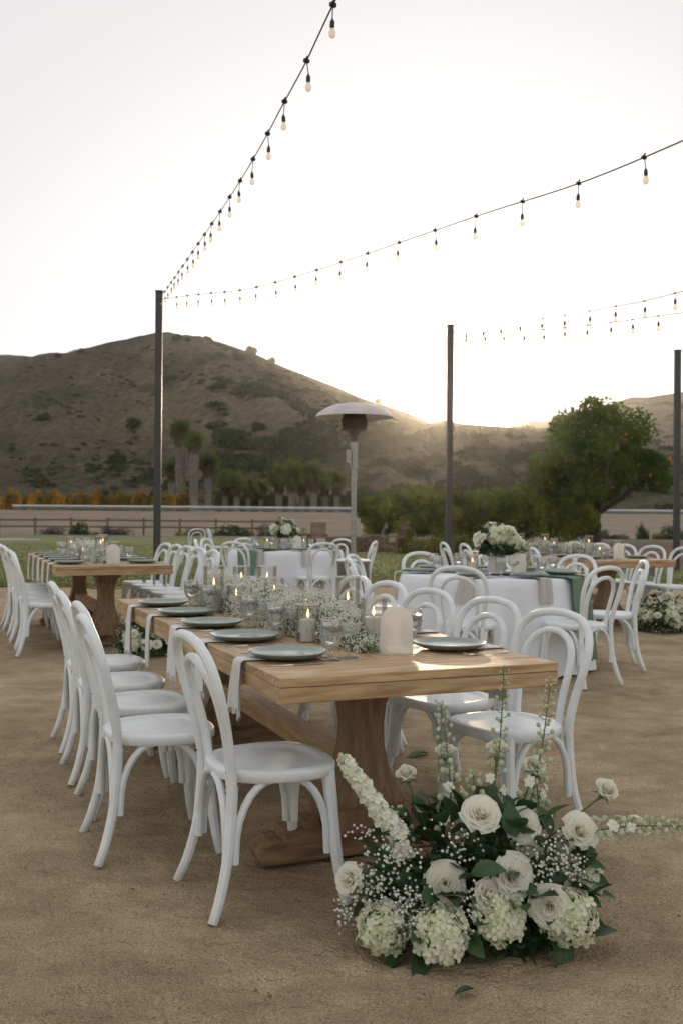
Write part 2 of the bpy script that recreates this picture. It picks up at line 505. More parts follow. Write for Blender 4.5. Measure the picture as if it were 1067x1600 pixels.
def dents(V):
    V = np.array(V, dtype=np.float64); g = np.random.default_rng(5)
    near = (np.abs(V[:, 0]) < 4.3) & (V[:, 1] > 1.0) & (V[:, 1] < 12)
    idx = np.where(near)[0]; X, Y = V[idx, 0], V[idx, 1]; dz = np.zeros(len(idx))
    for k in range(420):          # shoe prints and kicked up spots
        cy_ = 1.3 + g.random() ** 1.2 * 8; cx_ = g.uniform(-.45, .45) * cy_; a = g.uniform(0, math.pi); l, b = g.uniform(.07, .15), g.uniform(.035, .06); dp = g.uniform(.003, .009)
        sel = (np.abs(X - cx_) < .4) & (np.abs(Y - cy_) < .4)
        if not sel.any(): continue
        x = (X[sel] - cx_) * math.cos(a) + (Y[sel] - cy_) * math.sin(a); y = -(X[sel] - cx_) * math.sin(a) + (Y[sel] - cy_) * math.cos(a)
        q = np.sqrt((x / l) ** 2 + (y / b) ** 2)
        dz[sel] += -dp * np.exp(-q ** 3) + dp * .55 * np.exp(-((q - 1.35) / .28) ** 2)
    for k in range(70):           # drag marks
        cy_ = 1.4 + g.random() * 8; cx_ = g.uniform(-.45, .45) * cy_; a = g.uniform(-.5, .7); L_ = g.uniform(.2, .8); cu = g.uniform(-.8, .8); dp = g.uniform(.004, .008)
        x = (X - cx_) * math.cos(a) + (Y - cy_) * math.sin(a); y = -(X - cx_) * math.sin(a) + (Y - cy_) * math.cos(a) - cu * x * x
        e = np.clip(1 - np.abs(x) / L_, 0, 1) ** .5
        dz += e * (-dp * np.exp(-(y / .018) ** 2) + dp * .6 * np.exp(-((y - .042) / .018) ** 2) + dp * .4 * np.exp(-((y + .042) / .018) ** 2))
    V[idx, 2] += dz
    return V
V = dents(V)

def sand_material():
    m = bpy.data.materials.new('sand_ground'); m.use_nodes = True
    t = m.node_tree; p = t.nodes['Principled BSDF']; L = t.links
    p.inputs['Roughness'].default_value = 0.95; p.inputs['Specular IOR Level'].default_value = 0.08
    tcn = t.nodes.new('ShaderNodeTexCoord')
    def noise(sc_, det=5, st=None):
        n = t.nodes.new('ShaderNodeTexNoise'); n.inputs['Scale'].default_value = sc_; n.inputs['Detail'].default_value = det
        if st:
            mp = t.nodes.new('ShaderNodeMapping'); mp.inputs['Scale'].default_value = st; mp.inputs['Rotation'].default_value = (0, 0, 0.35)
            L.new(tcn.outputs['Object'], mp.inputs['Vector']); L.new(mp.outputs[0], n.inputs['Vector'])
        else: L.new(tcn.outputs['Object'], n.inputs['Vector'])
        return n.outputs['Fac']
    def ramp(f, a, b, p0=.3, p1=.7):
        r = t.nodes.new('ShaderNodeValToRGB'); r.color_ramp.elements[0].position = p0; r.color_ramp.elements[1].position = p1
        r.color_ramp.elements[0].color = (*a, 1); r.color_ramp.elements[1].color = (*b, 1); L.new(f, r.inputs['Fac']); return r.outputs['Color']
    def mix(a, b, mode='MULTIPLY', f=1.0):
        x = t.nodes.new('ShaderNodeMixRGB'); x.blend_type = mode; x.inputs[0].default_value = f
        L.new(a, x.inputs[1]); L.new(b, x.inputs[2]); return x.outputs[0]
    c = ramp(noise(0.9, 6), (0.355, 0.282, 0.182), (0.485, 0.395, 0.265))
    c = mix(c, ramp(noise(5, 8, (1, 1.5, 1)), (0.80, 0.78, 0.75), (1.12, 1.12, 1.12)))
    c = mix(c, ramp(noise(1.7, 7), (0.84, 0.83, 0.82), (1.10, 1.10, 1.10), .38, .6))
    c = mix(c, ramp(noise(160, 3), (0.66, 0.64, 0.62), (1.30, 1.30, 1.30), .3, .7))
    c = mix(c, ramp(noise(420, 2), (0.72, 0.70, 0.68), (1.25, 1.25, 1.28), .35, .65))
    L.new(c, p.inputs['Base Color'])
    b0 = None
    for s_, d_, str_, st in ((6, .05, .8, (1, 1.8, 1)), (22, .018, .9, (1, 1.3, 1)), (60, .012, .9, None), (150, .006, 1.0, None)):
        b = t.nodes.new('ShaderNodeBump'); b.inputs['Strength'].default_value = str_; b.inputs['Distance'].default_value = d_
        L.new(noise(s_, 5, st), b.inputs['Height'])
        if b0: L.new(b0, b.inputs['Normal'])
        b0 = b.outputs[0]
    L.new(b0, p.inputs['Normal'])
    return m
tag(link('ground', np_mesh('ground', V, Q, sand_material(), True)), 'brown sandy earth under the tables', kind='structure')

def sheet(name, pts_rows, dz, m, label=None, sub=12):
    """rows: list of (y, x_left, x_right)"""
    V = []
    for y, a, b in pts_rows:
        for i in range(sub + 1):
            x = a + (b - a) * i / sub
            V.append((x, y, gz(x, y) + dz))
    n = sub + 1
    Q = [(j * n + i, j * n + i + 1, (j + 1) * n + i + 1, (j + 1) * n + i) for j in range(len(pts_rows) - 1) for i in range(sub)]
    return tag(link(name, np_mesh(name, V, Q, m, True)), label, kind='structure')
M['lawn'] = mat('lawn', (0.115, 0.138, 0.034), 0.9, (0.21, 0.21, 0.065), 0.6, bump=0.6, bscale=30, bdist=0.03, detail=8)
M['field'] = mat('dry_field', (0.165, 0.128, 0.082), 0.95, (0.23, 0.182, 0.118), 0.15, detail=8)
M['mulch'] = mat('mulch_bed', (0.10, 0.055, 0.035), 0.95, (0.16, 0.095, 0.06), 3, bump=0.8, bscale=25, bdist=0.03)
M['path'] = mat('gravel_path', (0.30, 0.30, 0.29), 0.9, (0.36, 0.355, 0.34), 3)
lawn_edge = lambda x: 16.6 + 0.12 * x + 0.35 * math.sin(x * .7) + 0.15 * math.sin(x * 2.3)
def lawn_sheet():
    xs_ = np.linspace(-60, 22, 165); V = []
    for x in xs_:
        e = lawn_edge(x)
        for k in range(26):
            y = e + (57.0 - e) * (k / 25) ** 1.5
            V.append((x, y, gz(x, y) + 0.012))
    n = 26
    Q = [(i * n + k, (i + 1) * n + k, (i + 1) * n + k + 1, i * n + k + 1) for i in range(len(xs_) - 1) for k in range(n - 1)]
    return tag(link('lawn', np_mesh('lawn', V, Q, M['lawn'], True)), 'mown lawn beyond the tables', kind='structure')
lawn_sheet()
sheet('field', [(61 + k * 2, -200, 200) for k in range(0, 2)] + [(65, -200, 200), (85, -220, 220), (110, -260, 260), (135, -300, 300), (150, -320, 320), (170, -350, 350)], 0.008, M['field'], 'dry fallow field behind the timber fence')
sheet('planting_bed', [(27.5, 3.6, 40), (30, 2.6, 42), (34, 3.2, 44), (40, 5.5, 46), (48, 5.0, 50), (56.5, 6.0, 55)], 0.022, M['mulch'], 'reddish mulched bed under the citrus trees')
sheet('path', [(46, -40, -17.5), (47.5, -40, -14.5), (49, -40, -15), (51, -40, -17)], 0.022, M['path'], 'pale gravel path at the left edge of the lawn')
# kerb between lawn and shrub bed
kb = MB()
kb.box(-20, 57.15, gz(0, 57) + .05, 60, .22, .14)
kb.box(30, 57.15, gz(0, 57) + .05, 40, .22, .14)
tag(link('kerb', kb.mesh('kerb', M['kerb'], False)), 'long concrete kerb along the back of the lawn', kind='structure')
sheet('shrub_bed', [(57.3, -50, 50), (61.5, -50, 50)], 0.03, M['mulch'], 'bare strip of soil under the shrubs by the fence')

# lawn tufts
def tufts():
    n = 60000
    y = 16.2 + (rng.random(n) ** 1.7) * 26; x = rng.uniform(-.42, .42, n) * y + 0.0
    keep = y > np.array([lawn_edge(a) + .05 for a in x]); bed = (y > 26.5) & (x > 2.3)
    keep &= ~bed
    x, y = x[keep], y[keep]; n = len(x)
    z = np.array([gz(a, b) for a, b in zip(x, y)]) + .010
    h = rng.uniform(.02, .05, n); a = rng.uniform(0, 6.28, n); wd = rng.uniform(.006, .014, n)
    dx, dy = np.cos(a) * wd, np.sin(a) * wd; lx, ly = rng.normal(0, .02, n), rng.normal(0, .02, n)
    V = np.stack([np.stack([x - dx, y - dy, z], 1), np.stack([x + dx, y + dy, z], 1), np.stack([x + lx, y + ly, z + h], 1)], 1).reshape(-1, 3)
    tag(link('grass', np_mesh('grass', V, np.arange(3 * n).reshape(-1, 3), M['lawn_blade'])), 'short green grass blades of the lawn', 'grass', kind='stuff')
tufts()

def pebbles():
    mb = MB()
    V, F = [], []
    base = np.array([(1, 0, 0), (-1, 0, 0), (0, 1, 0), (0, -1, 0), (0, 0, 1), (0, 0, -1)], float)
    tri = np.array([(0, 2, 4), (2, 1, 4), (1, 3, 4), (3, 0, 4), (2, 0, 5), (1, 2, 5), (3, 1, 5), (0, 3, 5)])
    n = 9000
    y = 1.5 + rng.random(n) ** 1.4 * 7; x = rng.uniform(-.42, .42, n) * y
    s = rng.uniform(.0008, .0030, n) * (1 + (rng.random(n) > .93) * 1.4)
    z = np.array([gz(a, b) + micro(a, b) for a, b in zip(x, y)]) - .003
    P = base[None] * (s[:, None, None] * rng.uniform(.6, 1.2, (n, 6, 1))) + np.stack([x, y, z], 1)[:, None, :]
    F = tri[None] + 6 * np.arange(n)[:, None, None]
    tag(link('pebbles', np_mesh('pebbles', P.reshape(-1, 3), F.reshape(-1, 3), M['pebble'])), 'tiny pebbles and grit scattered on the sand', 'pebbles', kind='stuff')
pebbles()

# ------------------------------------------------------------------ hills
FPX, CX, HZ = 1530.0, 533.5, 806.0
def hz(px): return HZ + .008 * (px - CX)
def interp(pts, x): return float(np.interp(x, [p[0] for p in pts], [p[1] for p in pts]))
def elev(px, py, D):   # height at distance D seen at elevation of row py
    return CAM_H + (hz(px) - py) / FPX * D
RIDGE_MAIN = [(-900, 700), (-500, 640), (-200, 600), (0, 567), (60, 560), (120, 549), (200, 536), (245, 530), (280, 528), (340, 534), (400, 554), (430, 568), (520, 603), (560, 620), (600, 632), (640, 646), (662, 655), (700, 675), (760, 720), (820, 780), (900, 800)]
RIDGE_MID = [(470, 790), (520, 740), (560, 705), (600, 684), (640, 670), (662, 663), (680, 657), (695, 656), (720, 662), (760, 665), (800, 669), (850, 668), (900, 674), (980, 688), (1067, 705), (1200, 730), (1500, 770)]
RIDGE_FAR = [(650, 700), (760, 672), (800, 668), (845, 660), (880, 648), (920, 641), (950, 632), (985, 620), (1010, 621), (1067, 612), (1200, 600), (1500, 590), (2000, 640)]
def hill_point(ridge, D0, D1, px, t, seed, amp):
    yb = 797.0; yr = interp(ridge, px)
    D = D0 + (D1 - D0) * t
    X = (px - CX) / FPX * D
    zr = elev(px, yr, D1); zb = 2.0
    prof = t ** 1.12 * (1 + .10 * math.sin(t * 6.28 + px * .006 + seed))if t < 1 else 1
    if t < 1: prof = min(prof, 1.0 - (1 - t) * .35)
    z = zb + (zr - zb) * prof
    q = Vector((X * .018 + seed, D * .006, seed))
    g = mnoise.fractal(q, 1.0, 2.1, 5) 
    g2 = mnoise.fractal(Vector((X * .06, D * .03, seed + 4)), 1.0, 2.1, 4)
    g3 = abs(mnoise.noise(Vector((X * .030 + D * .016 + seed, D * .004, 2.0)))); g4 = abs(mnoise.noise(Vector((X * .09 - D * .03, D * .012, 6.0 + seed))))
    z += amp * (g * 1.0 + g2 * .32 + (g3 - .2) * 1.1 + (g4 - .2) * .35) * min(1, t * 5) * min(1, (1.0 - t) * 4 + .05)
    return X, D, z
def hill(name, ridge, D0, D1, u0, u1, nu, nv, seed, amp, m, label):
    V = []; nb = 4
    for j in range(nv + nb):
        for i in range(nu + 1):
            px = u0 + (u1 - u0) * i / nu
            if j < nv:
                V.append(hill_point(ridge, D0, D1, px, j / (nv - 1), seed, amp))
            else:
                k = j - nv + 1
                X, D, z = hill_point(ridge, D0, D1, px, 1.0, seed, amp)
                V.append((X * (1 + .05 * k), D + 16 * k, 1.0 + (z - 1.0) * (1 - (k / nb) ** 1.3)))
    n = nu + 1
    Q = [(j * n + i, j * n + i + 1, (j + 1) * n + i + 1, (j + 1) * n + i) for j in range(nv + nb - 1) for i in range(nu)]
    return tag(link(name, np_mesh(name, V, Q, m, True)), label, kind='structure')
def hill_material(name, c1, c2, c3):
    m = bpy.data.materials.new(name); m.use_nodes = True
    t = m.node_tree; p = t.nodes['Principled BSDF']; L = t.links
    p.inputs['Roughness'].default_value = 1.0; p.inputs['Specular IOR Level'].default_value = 0.05
    tcn = t.nodes.new('ShaderNodeTexCoord')
    def noise(s_, d_=6, st=(1, 1, 1)):
        mp = t.nodes.new('ShaderNodeMapping'); mp.inputs['Scale'].default_value = st; L.new(tcn.outputs['Object'], mp.inputs['Vector'])
        n = t.nodes.new('ShaderNodeTexNoise'); n.inputs['Scale'].default_value = s_; n.inputs['Detail'].default_value = d_; L.new(mp.outputs[0], n.inputs['Vector']); return n.outputs['Fac']
    def ramp(f, a, b, p0, p1):
        r = t.nodes.new('ShaderNodeValToRGB'); r.color_ramp.elements[0].position = p0; r.color_ramp.elements[1].position = p1
        r.color_ramp.elements[0].color = (*a, 1); r.color_ramp.elements[1].color = (*b, 1); L.new(f, r.inputs['Fac']); return r.outputs['Color']
    a = ramp(noise(.012, 8, (1, .5, 1.6)), c1, c2, .38, .62)
    msk = ramp(noise(.03, 9, (1, .5, 2.0)), (0, 0, 0), (1, 1, 1), .50, .66)
    x = t.nodes.new('ShaderNodeMixRGB'); L.new(msk, x.inputs[0]); L.new(a, x.inputs[1]); x.inputs[2].default_value = (*c3, 1)
    f = ramp(noise(.45, 7), (.50, .52, .48), (1.40, 1.38, 1.36), .3, .7)
    y = t.nodes.new('ShaderNodeMixRGB'); y.blend_type = 'MULTIPLY'; y.inputs[0].default_value = 1; L.new(x.outputs[0], y.inputs[1]); L.new(f, y.inputs[2])
    L.new(y.outputs[0], p.inputs['Base Color'])
    b = t.nodes.new('ShaderNodeBump'); b.inputs['Strength'].default_value = .8; b.inputs['Distance'].default_value = 3.0
    L.new(noise(.09, 8), b.inputs['Height']); L.new(b.outputs[0], p.inputs['Normal'])
    return m
HM = hill_material('hill_grass_main', (0.064, 0.056, 0.039), (0.122, 0.103, 0.070), (0.034, 0.039, 0.023))
HM2 = hill_material('hill_scrub_mid', (0.050, 0.054, 0.032), (0.105, 0.096, 0.060), (0.028, 0.038, 0.020))
HM3 = hill_material('hill_scrub_far', (0.095, 0.082, 0.058), (0.14, 0.118, 0.085), (0.065, 0.06, 0.042))
hill('hill', RIDGE_MAIN, 205, 420, -900, 900, 300, 70, 1.3, 7.0, HM, 'bare brown hill rising behind the left pole')
hill('hill', RIDGE_MID, 200, 340, 470, 1500, 220, 50, 7.7, 4.5, HM2, 'scrubby lower hill under the setting sun')
hill('hill', RIDGE_FAR, 430, 760, 650, 2000, 200, 40, 4.2, 7.0, HM3, 'farther hill at the right with a warm lit ridge')

# scrub on the hills
def scrub_mass(name, label, items, mt, leaves=46, lsize=1.5):
    C, S = [], []
    for (x, y, z, r) in items:
        n = int(leaves * max(1, r * r * .35))
        d = rand_dirs(n); d[:, 2] = np.abs(d[:, 2]) * .8
        q = d * (r * rng.uniform(.45, 1.05, n))[:, None] * np.array([1.25, 1.0, .72])
        C.append(q + np.array([x, y, z])); S.append(np.full(n, .36 * r ** .6 * lsize))
    C = np.concatenate(C); S = np.concatenate(S)
    V, Q = leaf_quads(C, S, .8)
    tag(link(name, np_mesh(name, V, Q, mt)), label, 'scrub', kind='stuff')
def hillpts(ridge, D0, D1, seed, amp, boxes):
    o = []
    for (u0, u1, t0, t1, n, r0, r1) in boxes:
        for _ in range(n):
            u = random.uniform(u0, u1); t = random.uniform(t0, t1)
            if mnoise.noise(Vector((u * .018, t * 6, seed))) < -.12: continue
            x, y, z = hill_point(ridge, D0, D1, u, t, seed, amp)
            o.append((x, y, z, random.uniform(r0, r1)))
    return o
it = hillpts(RIDGE_MAIN, 205, 420, 1.3, 7.0, [(335, 520, .10, .55, 330, 1.2, 3.4), (-60, 340, .03, .25, 200, .8, 2.2), (-60, 600, .2, .9, 520, .35, 1.3), (360, 600, .45, .95, 260, .5, 1.8), (520, 680, .1, .8, 260, .8, 2.4),
                                               (300, 440, .9, 1.0, 80, .8, 2.2), (-40, 330, .97, 1.0, 42, .6, 1.9), (560, 660, .95, 1.0, 26, .6, 1.7)])
scrub_mass('hill_scrub', 'dark scrub scattered over the bare brown hill', it, M['fo_scrub'])
it = hillpts(RIDGE_MID, 200, 340, 7.7, 4.5, [(560, 1100, .04, .9, 1150, .7, 2.4), (600, 860, .9, 1.0, 160, .9, 2.4), (540, 900, .02, .25, 200, 1.2, 3.0)])
scrub_mass('hill_scrub', 'thick scrub covering the lower hill under the sun', it, M['fo_scrub'])
it = hillpts(RIDGE_FAR, 430, 760, 4.2, 7.0, [(840, 1100, .97, 1.0, 90, 2.0, 5.0), (800, 1100, .3, .95, 120, 1.5, 4)])
scrub_mass('hill_scrub', 'trees and scrub along the far ridge at the right', it, M['fo_scrub'])

# ------------------------------------------------------------------ vegetation builders
def crown_cloud(rx, ry, rz, nclump, nleaf, lsize, seedv, clump_r=.3, flat=.9):
    g = np.random.default_rng(seedv)
    d = g.normal(size=(nclump, 3)); d /= np.linalg.norm(d, axis=1)[:, None]
    rad = g.uniform(.35, 1.0, nclump) ** .55
    c = d * rad[:, None] * np.array([rx, ry, rz]) * (1 - clump_r * .75)
    per = nleaf // nclump
    cr = g.uniform(.6, 1.25, nclump) * clump_r * min(rx, rz) * 1.15
    dd = g.normal(size=(nclump, per, 3)); dd /= np.linalg.norm(dd, axis=2)[:, :, None]
    rr = g.uniform(.25, 1.05, (nclump, per)) ** .6
    P = c[:, None, :] + dd * rr[:, :, None] * cr[:, None, None] * np.array([1, 1, flat])
    return P.reshape(-1, 3)

def crown_mesh(name, rx, ry, rz, nclump, nleaf, lsize, m, seedv, clump_r=.3):
    P = crown_cloud(rx, ry, rz, nclump, nleaf, lsize, seedv, clump_r)
    V, Q = leaf_quads(P, np.full(len(P), lsize), .55)
    return np_mesh(name, V, Q, m)

def trunk_mesh(name, h, r, spread, m, seedv, nb=6):
    g = random.Random(seedv); mb = MB()
    pts = [(0, 0, -.05), (g.uniform(-.06, .06), g.uniform(-.06, .06), h * .5), (g.uniform(-.12, .12), 0, h)]
    mb.tube(catmull(pts, 4), [r * (1 - .35 * i / 8) for i in range(9)], 9)
    for k in range(nb):
        a = 2 * math.pi * k / nb + g.uniform(-.3, .3); z0 = h * g.uniform(.65, .98); L_ = spread * g.uniform(.7, 1.0)
        e = (math.cos(a) * L_, math.sin(a) * L_, z0 + L_ * g.uniform(.5, 1.2))
        mb.tube(catmull([(0, 0, z0), (e[0] * .45, e[1] * .45, z0 + (e[2] - z0) * .35), e], 4), [r * .5 * (1 - .8 * i / 8) + .008 for i in range(9)], 6)
    return mb.mesh(name, m)

# the orange tree
def orange_tree():
    Z = 46.0
    root = thing('orange_tree', 'big rounded orange tree dotted with fruit, right of the middle pole', 'tree', P3(11.95, Z), 0, None, 1.13)
    P = [crown_cloud(2.75, 2.5, 2.35, 46, 24000, .2, 5, .28) + np.array([.05, 0, 4.35]),
         crown_cloud(2.3, 2.0, 1.3, 18, 9000, .2, 15, .34) + np.array([.1, -.3, 2.9]),
         crown_cloud(1.5, 1.4, 1.1, 16, 5500, .2, 6, .34) + np.array([-1.9, -.3, 2.9]),
         crown_cloud(1.4, 1.3, 1.0, 14, 4500, .2, 7, .34) + np.array([2.1, .1, 3.6]),
         crown_cloud(.9, 1.0, .7, 9, 2200, .2, 8, .4) + np.array([2.65, 0, 2.7]),
         crown_cloud(1.6, 1.4, .9, 12, 4200, .2, 9, .34) + np.array([-.7, -.4, 2.1])]
    P = np.concatenate(P)
    V, Q = leaf_quads(P, np.full(len(P), .15), .6)
    c = link('crown', np_mesh('orange_crown', V, Q, M['fo_orange']), root)
    link('trunk', trunk_mesh('orange_trunk', 1.7, .26, 2.1, M['bark'], 3, 8), root)
    mo = MB().ball((0, 0, 0), .055, 8, 6).mesh('orange_fruit', M['orange'])
    fr = [(-.9, 5.6), (.7, 4.5), (.55, 4.4), (.75, 4.3), (2.9, 3.7), (2.95, 3.55), (-1.6, 3.4), (-.4, 3.1), (1.9, 2.9), (2.3, 2.6), (-2.1, 2.6), (.1, 5.3), (1.3, 3.3), (2.5, 4.1), (-.6, 4.7), (1.7, 4.9), (-1.3, 4.4), (.3, 2.4), (3.0, 3.4), (2.8, 3.6)]
    for x, z in fr:
        yv = -2.2 * math.sqrt(max(.05, 1 - (x / 3.1) ** 2 - ((z - 4) / 2.6) ** 2))
        link('orange', mo, root, (x, yv * random.uniform(.7, .95), z), (0, 0, 0), random.uniform(.7, 1.05))
orange_tree()

# citrus trees
cit = [crown_mesh('citrus_crown_%d' % i, 1.35, 1.25, 1.25, 22, 7000, .15, M['fo_citrus'], 20 + i, .34) for i in range(3)]
ctr = [trunk_mesh('citrus_trunk_%d' % i, .75, .10, .9, M['bark'], 30 + i, 5) for i in range(3)]
CIT = [  # x, y, scale, label
    (1.9, 50, .98, 'yellow-green citrus tree just right of the heater pole'),
    (3.35, 48, 1.12, 'round citrus tree, second right of the heater pole'),
    (4.7, 46, 1.10, 'bright citrus tree just left of the middle pole'),
    (6.3, 47, 1.08, 'citrus tree directly behind the middle pole'),
    (7.7, 49, 1.12, 'citrus tree a little right of the middle pole'),
    (8.9, 48, 1.18, 'dark citrus tree between the middle pole and the big orange tree'),
    (9.9, 46.5, 1.20, 'citrus tree touching the left side of the big orange tree'),
    (2.6, 66, 1.25, 'taller dark citrus tree behind the heater, above the field edge'),
    (4.9, 68, 1.35, 'dark citrus tree of the back row, left of the middle pole'),
    (8.2, 67, 1.25, 'dark citrus tree of the back row, right of the middle pole'),
    (6.6, 70, 1.3, 'dark citrus tree of the back row, behind the middle pole'),
    (10.6, 69, 1.3, 'dark citrus tree of the back row, left of the big orange tree'),
    (12.6, 71, 1.25, 'dark citrus tree of the back row, half behind the big orange tree'),
    (5.6, 58, 1.0, 'small citrus tree filling the gap left of the middle pole'),
    (8.4, 57, 1.0, 'small citrus tree filling the gap right of the middle pole'),
    (10.7, 45.2, .95, 'low citrus tree at the left foot of the big orange tree'),
]
for i, (x, y, s, lb) in enumerate(CIT):
    r = thing('citrus_tree', lb, 'tree', P3(x, y), i * 1.3, 'row of citrus trees', s)
    link('crown', cit[i % 3], r, (0, 0, 1.36), (0, 0, 0), (1, 1, 1.06))
    link('trunk', ctr[i % 3], r)

# shrubs
shrub = {}
def shrub_mesh(key, m, n=2600, ls=.09, rz=.8, nc=14):
    if key not in shrub:
        P = crown_cloud(1, 1, rz, nc, n, ls, abs(hash(key)) % 1000 if False else sum(map(ord, key)), .42)
        P[:, 2] = np.abs(P[:, 2]); V, Q = leaf_quads(P, np.full(len(P), ls * 1.1), .5)
        shrub[key] = np_mesh('shrub_' + key, V, Q, m)
    return shrub[key]
def one_shrub(name, x, y, rx, rz, key, m, label, group=None, **k):
    o = link(name, shrub_mesh(key, m, **k), None, P3(x, y, .0), (0, 0, x * 3.1), (rx * 1.2, rx, rz * 1.25))
    tag(o, label, 'shrub', group)
def wx(px, Z): return (px - CX) / FPX * Z
for px, w_, h_, lb in ((86, 1.05, .62, 'low purple lavender mound left of the round green shrub'), (190, .85, .6, 'purple lavender mound just left of the left pole, by the fence'),
                       (165, .5, .7, 'small grey-purple lavender tuft beside the mound near the left pole'), (305, .9, .62, 'purple lavender mound right of the left pole, by the fence'), (420, 1.05, .95, 'tall lavender clump at the right end of the timber fence'),
                       (938, .9, .8, 'lavender bush right of the orange tree trunk')):
    one_shrub('lavender_bush', wx(px, 59), 59.3, w_, h_ * 1.15, 'lav', M['fo_lav'], lb, 'lavender along the fence', ls=.07)
for px, w_, h_, lb in ((126, .62, 1.05, 'round dark green shrub in front of the fence, left of the left pole'), (365, 1.15, .9, 'wide green shrub in front of the fence, behind the round table'),
                       (450, 1.3, .75, 'grey-green shrub beside the wooden lounge chairs'), (1003, .45, 1.15, 'small upright green shrub between the orange tree and the right pole'), (1048, .8, 1.1, 'dark green shrub right behind the right pole'),
                       (345, .5, .5, 'small dark shrub left of the wide green shrub'), (965, .9, .45, 'low green shrub right of the lavender by the orange tree')):
    one_shrub('green_shrub', wx(px, 58.6), 58.6, w_, h_, 'grn', M['fo_dark'], lb)
for px, w_, h_, lb in ((1028, .5, .55, 'yellow flowering shrub left of the right pole'), (148, .45, .35, 'small yellow-green shrub right of the round green shrub'), (282, .45, .4, 'small yellow-green shrub right of the left pole')):
    one_shrub('yellow_shrub', wx(px, 58.2), 58.2, w_, h_, 'yel', M['fo_yelsh'], lb)
# ornamental grasses by the middle pole
for px, Z, w_, h_, lb in ((648, 33, .75, .78, 'brownish ornamental grass mound left of the middle pole'), (678, 32, .75, .85, 'green ornamental grass mound touching the middle pole on its left'),
                          (728, 33, .8, .95, 'tall green ornamental grass mound right of the middle pole'), (768, 34, .85, .75, 'ornamental grass mound behind the white bouquet'), (625, 35, .5, .5, 'low grass tuft beside the tilted lounge chair'), (800, 36, .8, .6, 'low grass mound farthest right of the middle pole')):
    one_shrub('ornamental_grass', wx(px, Z), Z, w_, h_, 'orn', M['fo_grass'], lb, 'ornamental grasses', ls=.10, n=3600)

# yellow hedge behind the white rail
NTH = ['first', 'second', 'third', 'fourth', 'fifth', 'sixth', 'seventh', 'eighth', 'ninth', 'tenth', 'eleventh', 'twelfth', 'thirteenth', 'fourteenth', 'fifteenth', 'sixteenth']
hx = [-6, 14, 36, 58, 82, 104, 124, 146, 168, 190, 215, 240, 262, 284, -30, -60]
for k, px in enumerate(hx):
    o = link('hedge_bush', shrub_mesh('hed', M['fo_yellow'] , n=2600, ls=.16), None, P3(wx(px, 163), 163 + (k % 3) * 2.0, -.1), (0, 0, k * 1.7), (2.2, 1.8, 4.3 + .5 * math.sin(k * 2.1)))
    tag(o, f'autumn-yellow hedge bush behind the white rail, {NTH[sorted(hx).index(px)]} from the left', 'bush', 'yellow hedge behind the rail')
DB = ((188, 4.6), (238, 4.8), (140, 3.4), (340, 5), (362, 5.6), (385, 5.2), (402, 6), (425, 5.0), (505, 5.2), (548, 5.6), (566, 6.5), (585, 5.8), (604, 5.6), (448, 4.4), (478, 4.6), (526, 4.8))
for k, (px, h_) in enumerate(DB):
    o = link('dark_bush', shrub_mesh('drk', M['fo_dark'], n=3000, ls=.17), None, P3(wx(px, 176), 176 + (k % 4) * 2.0, -.1), (0, 0, k * 1.7), (2.3, 2, h_ * .95))
    tag(o, f'dark green bush at the foot of the hill, {NTH[sorted(q[0] for q in DB).index(px)]} from the left', 'bush', 'dark bushes below the hill')

# palms
def palm_meshes(seedv, h, rt):
    g = np.random.default_rng(seedv); mb = MB()
    pts = [(0, 0, -.3), (.05 * h * .1, 0, h * .5), (0, 0, h)]
    mb.tube(catmull(pts, 5), [rt * (1.25 - .35 * i / 10) for i in range(11)], 10)
    tr = mb.mesh('palm_trunk', M['palm_trunk'])
    parts = []
    for k in range(62):
        el = g.uniform(-.55, 1.35); az = g.uniform(0, 2 * math.pi); L_ = g.uniform(1.3, 2.2)
        d = np.array([math.cos(az) * math.cos(el), math.sin(az) * math.cos(el), math.sin(el)])
        n = 26
        tips = d[None] * L_ + g.normal(size=(n, 3)) * .33; tips[:, 2] -= .25 * (1 - max(el, 0) / 1.5)
        base = np.tile(d * .45, (n, 1)); s = np.cross(tips - base, rand_dirs(n)); s /= np.linalg.norm(s, axis=1)[:, None]
        mid = (base + tips) / 2
        V = np.stack([base, mid + s * .075, tips, mid - s * .075], 1).reshape(-1, 3) + np.array([0, 0, h + .2])
        parts.append((V, np.arange(4 * n).reshape(-1, 4)))
    V, Q = merge(parts); fr = np_mesh('palm_fronds', V, Q, M['fo_palm'])
    n = 1500; a = g.uniform(0, 6.28, n); z = h + .1 - g.uniform(0, 2.0, n); rr = rt * 1.1 + g.uniform(0, .55, n) * (1 - (h - z) / 2.6)
    C = np.stack([np.cos(a) * rr, np.sin(a) * rr, z], 1); dd = np.stack([np.cos(a) * .3, np.sin(a) * .3, np.full(n, -1.0)], 1)
    V, Q = leaf_quads(C, np.full(n, .7), .16, dirs=dd / np.linalg.norm(dd, axis=1)[:, None])
    n2 = int(260 * h); a = g.uniform(0, 6.28, n2); z = g.uniform(.2, h - .6, n2); rr = rt * (.95 + .45 * g.random(n2) * (z / h) + .12)
    C2 = np.stack([np.cos(a) * rr, np.sin(a) * rr, z], 1); d2 = np.stack([np.cos(a) * .35, np.sin(a) * .35, np.full(n2, -1.0)], 1)
    V2, Q2 = leaf_quads(C2, np.full(n2, .55), .2, dirs=d2 / np.linalg.norm(d2, axis=1)[:, None])
    shag = np_mesh('palm_shag', V2, Q2, M['palm_trunk'])
    sk = np_mesh('palm_skirt', V, Q, M['fo_skirt'])
    return tr, fr, sk, shag
PM = {k: palm_meshes(*v) for k, v in {'tall': (3, 11.8, .58), 'mid': (4, 7.6, .46), 'low': (5, 4.6, .34)}.items()}
